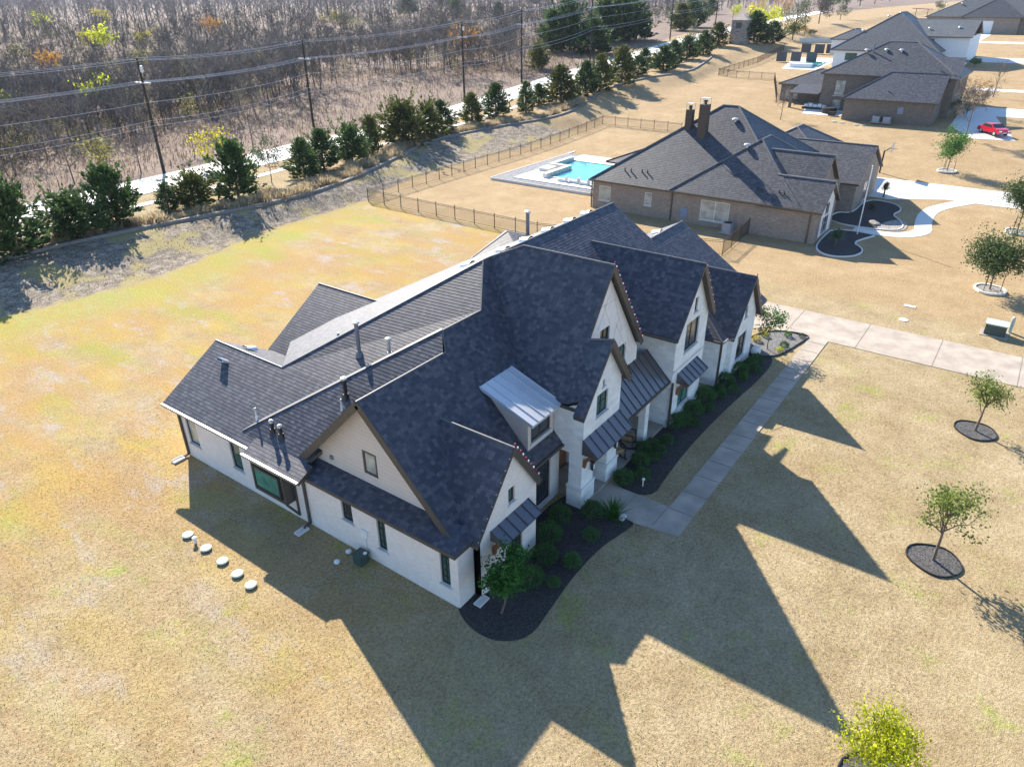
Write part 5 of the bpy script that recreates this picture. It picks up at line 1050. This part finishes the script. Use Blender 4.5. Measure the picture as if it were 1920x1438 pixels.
# straw coloured ornamental grasses above the kerb
gp = []
for k in range(3):
    n = 330; C = rc.normal(size=(n,3))*np.array([.28,.28,0]); V, F = blades(C, rc.uniform(.5,1.05,n), .055, rc, .6); t_ = thing('ornamental_grass', 'straw coloured clump of ornamental grass above the stone kerb', 'grass clump', (0,0,0), 0, 'straw grass clumps above the kerb'); npobj('blades', V, F, 'straw', t_, loc=(0,0,0)); gp.append(t_)
gx_ = np.arange(9, 104, .82); k = 0
for x in gx_:
    if rc.random() < .3: continue
    yb = float(np.interp(x, CX, CY)); y = yb+rc.uniform(.7, 3.0); s = rc.uniform(.7, 1.35); q = (x+rc.normal()*.3, y, tz(x, y))
    if k < 3: gp[k].location = q; gp[k].scale = (s*1.25,s*1.25,s)
    else: dup(gp[k % 3], q, rc.uniform(0,6), (s*1.25,s*1.25,s))
    k += 1

# ------------------------------------------------------------------ power line
PB = [(308,325),(589,243),(871,187),(978,155),(1106,115),(1256,75),(1341,48)]; PT = [(255,115),(567,80),(863,44),(977,22),(1108,-8),(1261,-40),(1347,-70)]
poles = [at(*b_) for b_ in PB]; hts = []
for q, tp in zip(poles, PT):
    d = np.hypot(*(q-CAM)[:2]); r_ = ray(*tp); hts.append(CAM[2]+r_[2]*d/np.hypot(r_[0], r_[1])-q[2])
poles = [np.array([-2.5, 71.8, 1.2])]+poles; hts = [12.5]+[min(max(h, 12.0), 13.6) for h in hts]
WT = ['farther','middle','nearer']
wires = {}
def att(i, key):
    q = poles[i]; a = poles[min(i+1, len(poles)-1)]-poles[max(i-1, 0)]; s = np.array([-a[1], a[0], 0]); s /= np.linalg.norm(s); z = hts[i]
    o, dz = {'t0':(1.0,.1),'t1':(-.35,.35),'t2':(-1.0,.1),'l0':(1.15,-2.2),'l1':(.45,-2.2),'l2':(-.5,-2.2),'l3':(-1.15,-2.2),'n':(-.12,-4.4),'c0':(-.15,-6.4),'c1':(-.2,-7.0)}[key]
    return q+s*o+np.array([0,0,z+dz])
for i in range(1, len(poles)):
    q = poles[i]; h = hts[i]; a = poles[min(i+1, len(poles)-1)]-poles[i-1]; s = np.array([-a[1], a[0], 0]); s /= np.linalg.norm(s)
    t_ = thing('utility_pole', '%s dark wooden utility pole from the left along the road' % ordw(i-1), 'utility pole', tuple(q)); mb = MB(); mb.tube([tuple(q-np.array([0,0,.3])), tuple(q+np.array([0,0,h+.3]))], [.2,.13], 8); mb.obj('shaft', 'dark_pole', t_)
    for dz, w_ in ((0.,1.1),(-2.3,1.25)): mb = MB(); A = q+s*w_+np.array([0,0,h+dz]); B_ = q-s*w_+np.array([0,0,h+dz]); mb.beam(tuple(A), tuple(B_), .12, .13); mb.obj('crossarm', 'galv' if dz else 'dark_pole', t_)
    for key in ('t0','t2','l0','l1','l2','l3'): mb = MB(); c_ = att(i, key); mb.lathe([(.05,-.12),(.09,-.06),(.05,0)], tuple(c_), 6); mb.obj('insulator', 'pvc', t_)
    if i in (1, 3): mb = MB(); c_ = q+np.array([0,0,h-1.2]); mb.lathe([(.16,0),(.2,.1),(.2,.6),(.1,.7)], tuple(c_-s*.35), 10); mb.obj('transformer_can', 'galv', t_)
NM = {'t0':'topmost power wire, on the road side end of the upper crossarms','t1':'power wire carried on the pole tops between the upper pair','t2':'topmost power wire, on the yard side end of the upper crossarms','l0':'power wire at the road side end of the lower crossarms','l1':'inner power wire on the road side of the lower crossarms','l2':'inner power wire on the yard side of the lower crossarms','l3':'power wire at the yard side end of the lower crossarms','n':'single pale wire midway up the utility poles','c0':'thin cable just above the lowest cable on the poles','c1':'lowest thick pale cable on the utility poles'}
for key, lb in NM.items():
    mb = MB(); r_ = .013 if key[0] in 'tl' else .017
    for i in range(len(poles)-1):
        a, b_ = att(i, key), att(i+1, key); pts = [tuple(a+(b_-a)*s-np.array([0,0,4*s*(1-s)*(.45 if key[0] != 'c' else .6)])) for s in np.linspace(0, 1, 9)]; mb.tube(pts, r_, 4, 0, False)
    tag(mb.obj('power_wire', 'wire'), lb, 'power wire', 'wires of the roadside power line')
# field poles behind with one wire
fp = [at(460,92), at(505,75)]

# ------------------------------------------------------------------ stone entrance tower and far roadside planting
q = at(1386,82); t_ = thing('stone_tower', 'square stone entrance tower with a pale pyramid roof among far cedars', 'tower', q); mb = MB(); mb.box(q[0]-2,q[1]-2,q[2]-.5,q[0]+2,q[1]+2,q[2]+5.6); mb.box(q[0]-2.1,q[1]-2.1,q[2]-.5,q[0]+2.1,q[1]+2.1,q[2]+3.2)
M['field_stone'] = brick('field_stone', (.34,.29,.24), (.2,.18,.155), (.36,.33,.28), .7, .4, .3, .8, mort=.03); mb.obj('wall', 'field_stone', t_)
mb = MB(); z = q[2]+5.6; A = [(q[0]-2.5,q[1]-2.5,z),(q[0]+2.5,q[1]-2.5,z),(q[0]+2.5,q[1]+2.5,z),(q[0]-2.5,q[1]+2.5,z)]; ap = (q[0],q[1],z+1.5)
for i_ in range(4): mb.face([A[i_], A[(i_+1) % 4], ap])
mb.face(A[::-1]); mb.obj('roof', 'concrete', t_); mb = MB(); mb.box(q[0]-2.08,q[1]-.75,q[2]+3.7,q[0]-2,q[1]+.75,q[2]+5.0); mb.obj('plaque', 'trim', t_)
def blob_tree(px, py, pt, hw, mt, label, seed, name='leafy_tree', n=1600, lo=.35):
    rr = np.random.default_rng(seed); q = at(px, py); dist = float(np.dot(q-CAM, RM[2])); h = max(1.5, (py-pt)/FPX*dist/cos(PIT)); w = 2*hw/FPX*dist; t_ = thing(name, label, 'tree', (0,0,0)); m_ = 11
    cc = np.stack([rr.normal(size=m_)*w*.24, rr.normal(size=m_)*w*.24, h*rr.uniform(lo,.85,m_)], 1); i_ = rr.integers(0, m_, n); d = rr.normal(size=(n,3)); d /= np.linalg.norm(d, axis=1, keepdims=True); C = cc[i_]+d*(np.array([.24,.24,.2])*np.array([w,w,h]))*rr.uniform(.5,1.,n)[:,None]
    C[:,2] = np.maximum(C[:,2], h*.08); V, F = quads(C, max(.16, w*.055)*rr.uniform(.6,1.3,n), rr, .6); npobj('crown', V, F, mt, t_, loc=(0,0,0)); segs, _ = branches(rr, h*.8, w*.25, 1, 5, max(.05, w*.03), .1, .3); V, F = sticks(segs, 5); npobj('trunk', V, F, 'bark', t_, loc=(0,0,0)); t_.location = q; return t_
FT = [(1425,60,18,28,'lime_leaf','pale green willow like tree right of the stone tower'),(1400,80,52,14,'olive_leaf','round grey green tree touching the right side of the stone tower'),(1490,60,8,24,'olive_leaf','large blue green tree beyond the white road'),(1485,75,38,24,'cedar_leaf2','olive bushy tree below the blue green tree'),(1508,68,52,9,'orange_leaf','small rusty tree by the wall end'),(1373,42,12,10,'lime_leaf','bright lime tree above the stone tower'),(1429,32,0,8,'yellow_leaf','bright yellow tree at the top behind the tower'),(1410,45,8,10,'orange_leaf','orange bare topped tree left of the yellow tree'),(1467,40,2,12,'orange_leaf','orange tree near the top of the photo'),(1515,12,-14,10,'yellow_leaf','golden tree at the top edge'),(1535,45,2,20,'twig','grey leafless spreading tree at the far lawn edge'),(1575,38,14,12,'olive_leaf','small green tree on the far lawn'),(1295,100,55,12,'olive_leaf','grey green shrub tree among the far cedars'),(1520,68,58,7,'cedar_leaf','dark bush at the end of the far bank'),(1760,20,5,9,'cedar_leaf','dark shrub by the far pergola'),(1878,60,22,14,'olive_leaf','olive round tree in front of the top right house'),(1460,78,68,8,'straw','straw coloured shrubs by the far wall')]
for k, a in enumerate(FT): blob_tree(*a, seed=100+k)
for k, (px, py, pt, hw) in enumerate(((1560,22,-6,16),(1585,16,-10,18),(1612,12,-14,18),(1640,8,-16,18),(1668,4,-18,16),(1545,28,2,14))): blob_tree(px, py, pt, hw, 'cedar_leaf', '%s dark green tree of the hedge line at the top edge' % ordw(k), 140+k)
pg = thing('pergola', 'brown timber pergola behind the white house', 'pergola', at(1727,30))
for px in (1716,1738): q = at(px, 30); mb = MB(); mb.box(q[0]-.12,q[1]-.12,q[2],q[0]+.12,q[1]+.12,q[2]+2.9); mb.obj('post', 'wood', pg)
q0, q1 = at(1712,30), at(1742,32); mb = MB(); mb.beam((q0[0],q0[1],q0[2]+3),(q1[0],q1[1],q1[2]+3),3.5,.25); mb.obj('roof', 'wood', pg)
mb = MB(); q0, q1 = at(1498,80), at(1568,80); mb.beam((q0[0],q0[1],q0[2]+.5),(q1[0],q1[1],q1[2]+.5),.4,1.2); tag(mb.obj('garden_wall', 'concrete_white'), 'long low pale wall at the far end of the yards', 'wall')
# bare trees and shrubs among the houses
def bare(px, py, h, sp_, mt, nl, label, seed, name='bare_tree'):
    rr = np.random.default_rng(seed); t_ = thing(name, label, 'tree', (0,0,0)); segs, tips = branches(rr, h, sp_, 3, 7, h*.018, .05, .3); V, F = sticks(segs, 4); npobj('trunk', V, F, 'bark', t_, loc=(0,0,0)); T = np.array([e for e, _, _ in tips]); i_ = rr.integers(0, len(T), nl); V, F = quads(T[i_]+rr.normal(size=(nl,3))*.2, rr.uniform(.25,.6,nl), rr, .09); npobj('crown', V, F, mt, t_, loc=(0,0,0)); t_.location = at(px, py); return t_
bare(1463,225,4.0,1.0,'twig',500,'thin leafless tree left of the two storey house',201); bare(1807,264,5.2,2.0,'twig',2600,'grey leafless tree left of the red car',202); bare(1862,183,4.6,.9,'twig',150,'slim leafless sapling on the far right lawn',203); bare(1812,215,4.2,2.0,'orange_leaf',900,'bare orange tinted shrub at the corner of the two storey house',204)
blob_tree(1790,222,190,20,'cedar_leaf','dark shrubs along the right side of the two storey house',205); blob_tree(1828,125,112,12,'box_leaf','dark green shrub at the corner of the white house',206)

# ------------------------------------------------------------------ the leafless wood beyond the road
rw_ = np.random.default_rng(99)
def bare_mesh(rr, h, sp_, n0, lv, ntw, r):
    segs, tips = branches(rr, h, sp_, lv, n0, r, .25, .22, .75); V0, F0 = sticks(segs, 3)
    T = np.array([e for e, _, _ in tips]); D_ = np.array([d for _, d, _ in tips]); i_ = rr.integers(0, len(T), ntw); n = ntw
    d = D_[i_]+rr.normal(size=(n,3))*.55; d[:,2] += .25; d /= np.linalg.norm(d, axis=1, keepdims=True); L = rr.uniform(.5,1.35,n)*h*.14; C = T[i_]; s = np.cross(d, rr.normal(size=(n,3))); s /= np.linalg.norm(s, axis=1, keepdims=True); w = h*.0034
    V1 = np.stack([C-s*w, C+s*w, C+d*L[:,None]+s*w*.4, C+d*L[:,None]-s*w*.4], 1).reshape(-1,3); F1 = np.arange(4*n).reshape(n,4)
    if F0.shape[1] == 4: return join([(V0, F0), (V1, F1)])
BV = [bare_mesh(rw_, 6.0, 2.0, 7, 2, 420, .1) for _ in range(5)]
def leafy(rr, h, w, n, ls): 
    m_ = 7; cc = np.stack([rr.normal(size=m_)*w*.26, rr.normal(size=m_)*w*.26, h*rr.uniform(.45,.9,m_)], 1); i_ = rr.integers(0, m_, n); return quads(cc[i_]+rr.normal(size=(n,3))*np.array([w*.15,w*.15,h*.1]), ls*rr.uniform(.5,1.2,n), rr, .6)
# where the wood starts, seen from above: distance of its edge from the road
EX = np.array([-150,0,20,32,46,68,87,105,113,118,124,140,155,200,260,300]); EY = np.array([80,84,89,93,95,106,114,122,120,106,88,92,106,113,113,118])
def near_wood(n, y0, y1):
    out = []
    while len(out) < n:
        x = rw_.uniform(-70, 190); y = rw_.uniform(70, 200); e = np.interp(x, EX, EY)
        if y < e-4: 
            if rw_.random() > .05 or y < e-14 or y < np.interp(x, *np.array(RF).T)+3: continue
        q = np.array([x, y, tz(x, y)]); v = RM @ (q-CAM); px, py = 960+FPX*v[0]/v[2], 719+FPX*v[1]/v[2]
        if v[2] < 5 or px < -70 or px > 1400 or y > e+62: continue
        out.append((x, y))
    return out
nw = near_wood(285, 0, 0); protos = []
for k, (V, F) in enumerate(BV):
    t_ = thing('bare_tree', 'leafless grey brown tree in the wood beyond the road', 'tree', (0,0,0), 0, 'leafless trees of the wood beyond the road'); npobj('branches', V, F, 'twig', t_, loc=(0,0,0)); protos.append(t_)
for k, (x, y) in enumerate(nw):
    dark = np.interp(x, [50,66,125,140], [0,1,1,0]) if y < np.interp(x, EX, EY)+16 else 0; s = rw_.uniform(.5,1.0)*(1+.9*dark); q = (x, y, tz(x, y)-.1)
    if k < 5: protos[k].location = q; protos[k].scale = (s,s,s)
    else: dup(protos[k % 5], q, rw_.uniform(0,6.28), (s,s,s*rw_.uniform(.85,1.2)))
# the rest of the wood, one mass
def mass(name, meshes, pts, scl, mt, label, cat='woodland'):
    Vs, Fs, o = [], [], 0
    for k, ((x, y), s) in enumerate(zip(pts, scl)):
        V, F = meshes[k % len(meshes)]; a = rw_.uniform(0, 6.28); c_, s_ = cos(a)*s, sin(a)*s
        W_ = np.stack([V[:,0]*c_-V[:,1]*s_+x, V[:,0]*s_+V[:,1]*c_+y, V[:,2]*s+tz(x, y)-.1], 1).astype(np.float32); Vs.append(W_); Fs.append(F.astype(np.int32)+o); o += len(V)
    ob = npobj(name, np.concatenate(Vs), np.concatenate(Fs), mt); ob['kind'] = 'stuff'; tag(ob, label, cat); return ob
def scatter(n, r0, r1, pw, pad=80, edge=0, xmax=99999):
    out = []
    while len(out) < n:
        u = rw_.random(); r = r0*(r1/r0)**u if pw == 'log' else r0+(r1-r0)*u; px = rw_.uniform(-pad, 1920+pad); az = YAW-math.atan((px-960)/FPX/cos(PIT)*.93); x, y = CAM[0]+r*cos(az), CAM[1]+r*sin(az)
        if y < np.interp(x, EX, EY)+edge+(0 if x < 300 else (x-300)*.12) or x > xmax: continue
        out.append((x, y))
    return out
LV = [bare_mesh(rw_, 6.0, 2.0, 6, 1, 210, .1) for _ in range(6)]
LYm = leafy(rw_, 6, 5, 260, .45)
pts = scatter(3000, 110, 420, 'log', edge=6); mass('far_wood', LV, pts, rw_.uniform(.55,1.15,len(pts)), 'twig', 'grey brown leafless wood filling the ground beyond the road')
XV = [bare_mesh(rw_, 6.0, 2.6, 5, 1, 70, .14) for _ in range(5)]
XV = [(V*np.array([1,1,1]), F) for V, F in XV]
pts = scatter(3600, 380, 2600, 'log', edge=10); mass('distant_wood', XV, pts, np.array([1.2+.001*math.hypot(x, y) for x, y in pts]), 'twig', 'hazy grey distant leafless wood along the top of the photo')
# brush and dead weeds between road and wood
n = 26000; bx = rw_.uniform(-60, 190, n); by = np.interp(bx, *np.array(RF).T)+1.5+rw_.random(n)**.8*(np.interp(bx, EX, EY)+22-np.interp(bx, *np.array(RF).T)); C = np.stack([bx, by, terr(bx, by)], 1)
V, F = blades(C, rw_.uniform(.4,1.25,n), .09, rw_, .55); o = npobj('dead_weeds', V, F, 'weed'); o['kind'] = 'stuff'; tag(o, 'reddish brown dead weeds and brush between the road and the wood', 'weeds')
C2 = C[rw_.random(n) < .16]+np.array([0,0,.3]); m2 = len(C2); C3 = np.repeat(C2, 5, 0)+rw_.normal(size=(m2*5,3))*np.array([.5,.5,.3]); V, F = quads(C3, rw_.uniform(.12,.35,m2*5), rw_, .4); o = npobj('low_brush', V, F, 'leafmix'); o['kind'] = 'stuff'; tag(o, 'thin olive leaved brush among the dead weeds', 'brush')
pts_ = scatter(1500, 100, 420, 'log', edge=2); cc_ = np.array([(x, y, tz(x, y)+.8) for x, y in pts_]); C3 = np.repeat(cc_, 16, 0)+rw_.normal(size=(len(cc_)*16,3))*np.array([1.1,1.1,.55]); V, F = quads(C3, rw_.uniform(.2,.55,len(C3)), rw_, .5); mi_ = np.repeat(rw_.integers(0, 4, len(cc_)), 16); o = npobj('undergrowth', V, F, ['weed','leafmix','twig','weed'], mi=mi_); o['kind'] = 'stuff'; tag(o, 'tan and olive undergrowth between the bare trees', 'undergrowth')
pts_ = scatter(260, 105, 430, 'log', edge=4); mass('thin_leaved_wood', [LYm], pts_, rw_.uniform(.35,.8,len(pts_)), 'leafmix', 'scattered olive yellow crowns among the leafless trees')
# weeds on the bank
n = 5000; bx = rw_.uniform(-12, 92, n); yc_ = np.interp(bx, CX, CY); yl_ = np.minimum(np.interp(bx, LX, LY), yc_-4); by = yl_+rw_.uniform(.1,.97,n)*(yc_-yl_); C = np.stack([bx, by, terr(bx, by)], 1); keep = np.sin(bx*.55+np.sin(by*.9)*2)+np.sin(by*1.1+bx*.2) > -.3; C = C[keep]
V, F = blades(C, rw_.uniform(.06,.18,len(C)), .05, rw_, .8); o = npobj('bank_weeds', V, F, 'bank_weed'); o['kind'] = 'stuff'; tag(o, 'low grey dead weeds on the bank below the kerb', 'weeds')
# coloured and evergreen trees standing out in the wood
LY_ = {m_: leafy(rw_, 6, 5, 520, .5) for m_ in ('yellow_leaf','lime_leaf','leafmix','orange_leaf')}
def wtree(px, py, s, mt, label, group=None):
    s *= 1.35; yy = py
    for _ in range(12):
        q = at(px, yy); v = RM @ (q+np.array([0,0,4.4*s])-CAM); yy += .8*(py-(719+FPX*v[1]/v[2]))
    t_ = thing('leafy_tree', label, 'tree', q, rw_.uniform(0,6), group); V, F = LY_[mt]; me = bpy.data.meshes.get('leafy_'+mt)
    c_ = npobj('crown', V, F, mt, None, loc=(0,0,0)); c_.parent = t_; b_ = npobj('branches', LV[0][0]*.95, LV[0][1], 'twig', None, loc=(0,0,0)); b_.parent = t_; t_.scale = (s,s,s); return t_
for k, (px, py, s, mt, lb) in enumerate([(87,34,1.1,'lime_leaf','bright yellow green tree at the top left of the wood'),(195,28,1.0,'yellow_leaf','small yellow tree near the top of the wood left of centre'),(204,66,1.2,'lime_leaf','larger pale yellow tree below the small yellow one'),(178,70,.8,'yellow_leaf','orange yellow tree left of the larger pale yellow tree'),(274,70,.7,'yellow_leaf','little yellow tree right of the larger pale yellow tree'),(186,165,.85,'lime_leaf','yellow green tree behind the upper wires left of the first pole'),(22,182,.7,'lime_leaf','yellow green shrub at the left edge behind the wires'),(416,265,.55,'yellow_leaf','small yellow shrub just above the road'),(360,112,.8,'leafmix','olive tree above the upper wires'),(270,105,.9,'leafmix','olive tree in the wood above the first pole'),(470,110,.9,'leafmix','olive yellow tree near the second pole top'),(100,105,.9,'orange_leaf','rusty tree in the left of the wood'),(385,145,.8,'leafmix','faded yellow tree between the first two poles'),(30,92,.8,'leafmix','faded green tree at the far left of the wood'),(640,28,1.,'leafmix','tawny tree along the top of the wood'),(400,40,1.,'orange_leaf','brown orange tree high in the wood'),(870,60,1.1,'orange_leaf','orange tinted oak near the third pole top'),(90,190,.6,'orange_leaf','small rusty shrub left of the first pole'),(200,270,.6,'leafmix','olive shrub near the foot of the first pole')]): wtree(px, py, s, mt, lb)
for k, (px, py, pt, hw, mt) in enumerate([(1035,98,48,24,'cedar_leaf'),(1068,96,40,24,'cedar_leaf'),(1112,102,60,30,'cedar_leaf'),(1132,80,28,32,'cedar_leaf'),(1165,78,26,30,'cedar_leaf'),(1192,76,28,26,'cedar_leaf'),(1275,58,28,20,'cedar_leaf2'),(1300,52,26,18,'cedar_leaf'),(765,25,10,18,'cedar_leaf'),(830,12,-10,16,'cedar_leaf'),(855,32,18,9,'cedar_leaf'),(935,34,20,10,'cedar_leaf'),(1000,8,-6,14,'cedar_leaf'),(1010,130,105,14,'cedar_leaf2'),(835,70,55,18,'olive_leaf'),(1330,28,12,12,'cedar_leaf')]):
    q = at(px, py); dist = float(np.dot(q-CAM, RM[2])); o = cedar((0, 3, 1)[k % 3], 1 if mt == 'cedar_leaf2' else 0, q, (py-pt+8)/FPX*dist/cos(PIT), 2.5*hw/FPX*dist, k*2.1, ['leftmost','second','third','fourth','fifth','sixth','seventh','eighth','ninth','tenth','eleventh','twelfth','thirteenth','fourteenth','fifteenth','last'][k]+' dark evergreen standing in the leafless wood near the far poles'); o.name = 'evergreen_tree'; o['group'] = 'dark evergreens in the leafless wood'
for i_, p_ in enumerate(cedp):
    if i_ not in ced_used:
        for c_ in list(p_.children): bpy.data.objects.remove(c_)
        bpy.data.objects.remove(p_)
for k, (px, py, h, sp_) in enumerate([(30,330,7,2.2),(140,345,5.5,2.8),(90,300,7,2),(265,325,5,2.2),(475,280,6,2.4),(365,290,4,1.6)]): bare(px, py, h, sp_, 'twig', 900, '%s bare roadside tree from the left edge, by the white road' % ordw([0,2,1,3,5,4][k]), 400+k)
# dry blades over the near lawn
n = 120000; gx2 = rw_.uniform(-13, 33, n); gy2 = rw_.uniform(-14.5, 24, n); dd_ = np.hypot(gx2+12, gy2+11); keep = rw_.random(n) < np.clip(26/(dd_+4), .2, 1)
def inside(x, y, poly):
    r = np.zeros(len(x), bool); P_ = np.array(poly)
    for (x0, y0), (x1, y1) in zip(P_, np.roll(P_, -1, 0)): c_ = ((y0 > y) != (y1 > y)); r ^= c_ & (x < (x1-x0)*(y-y0)/(y1-y0+1e-12)+x0)
    return r
keep &= ~((gx2 > -.6) & (gx2 < 29.5) & (gy2 > -.75) & (gy2 < 19)) & ~((gx2 > 8.1) & (gy2 < -3.7) & (gy2 > -5.05)) & ~((gx2 > 8) & (gx2 < 10) & (gy2 > -5) & (gy2 < 0)) & ~(gx2 > 31.4)
for B_ in (bedA, bedB, bedC): keep &= ~inside(gx2, gy2, B_)
for cx_, cy_ in ((12.95,-13.88),(24.85,-14.1)): keep &= np.hypot(gx2-cx_, gy2-cy_) > 1.0
C = np.stack([gx2, gy2, terr(gx2, gy2)], 1)[keep]; V, F = blades(C, rw_.uniform(.03,.075,len(C)), .02, rw_, .9); o = npobj('grass', V, F, 'dry_blade'); o['kind'] = 'stuff'; tag(o, 'short dry straw coloured blades of the near lawn', 'grass')
# haze
try:
    mb = MB(); mb.box(-9500,-9500,-1.2,9500,9500,38); hz = mb.obj('haze', 'pvc'); hz['kind'] = 'stuff'; tag(hz, 'thin pale haze in the air over the whole view', 'haze')
    mm = bpy.data.materials.new('haze'); mm.use_nodes = True; t = mm.node_tree; t.nodes.remove(t.nodes['Principled BSDF']); pv = t.nodes.new('ShaderNodeVolumePrincipled'); pv.inputs['Color'].default_value = (.78,.85,1,1); pv.inputs['Density'].default_value = HAZE; pv.inputs['Anisotropy'].default_value = .1; t.links.new(pv.outputs[0], t.nodes['Material Output'].inputs['Volume']); hz.data.materials[0] = mm
    S.cycles.volume_step_rate = 10; S.cycles.volume_max_steps = 32
except NameError: bpy.data.objects.remove(hz)
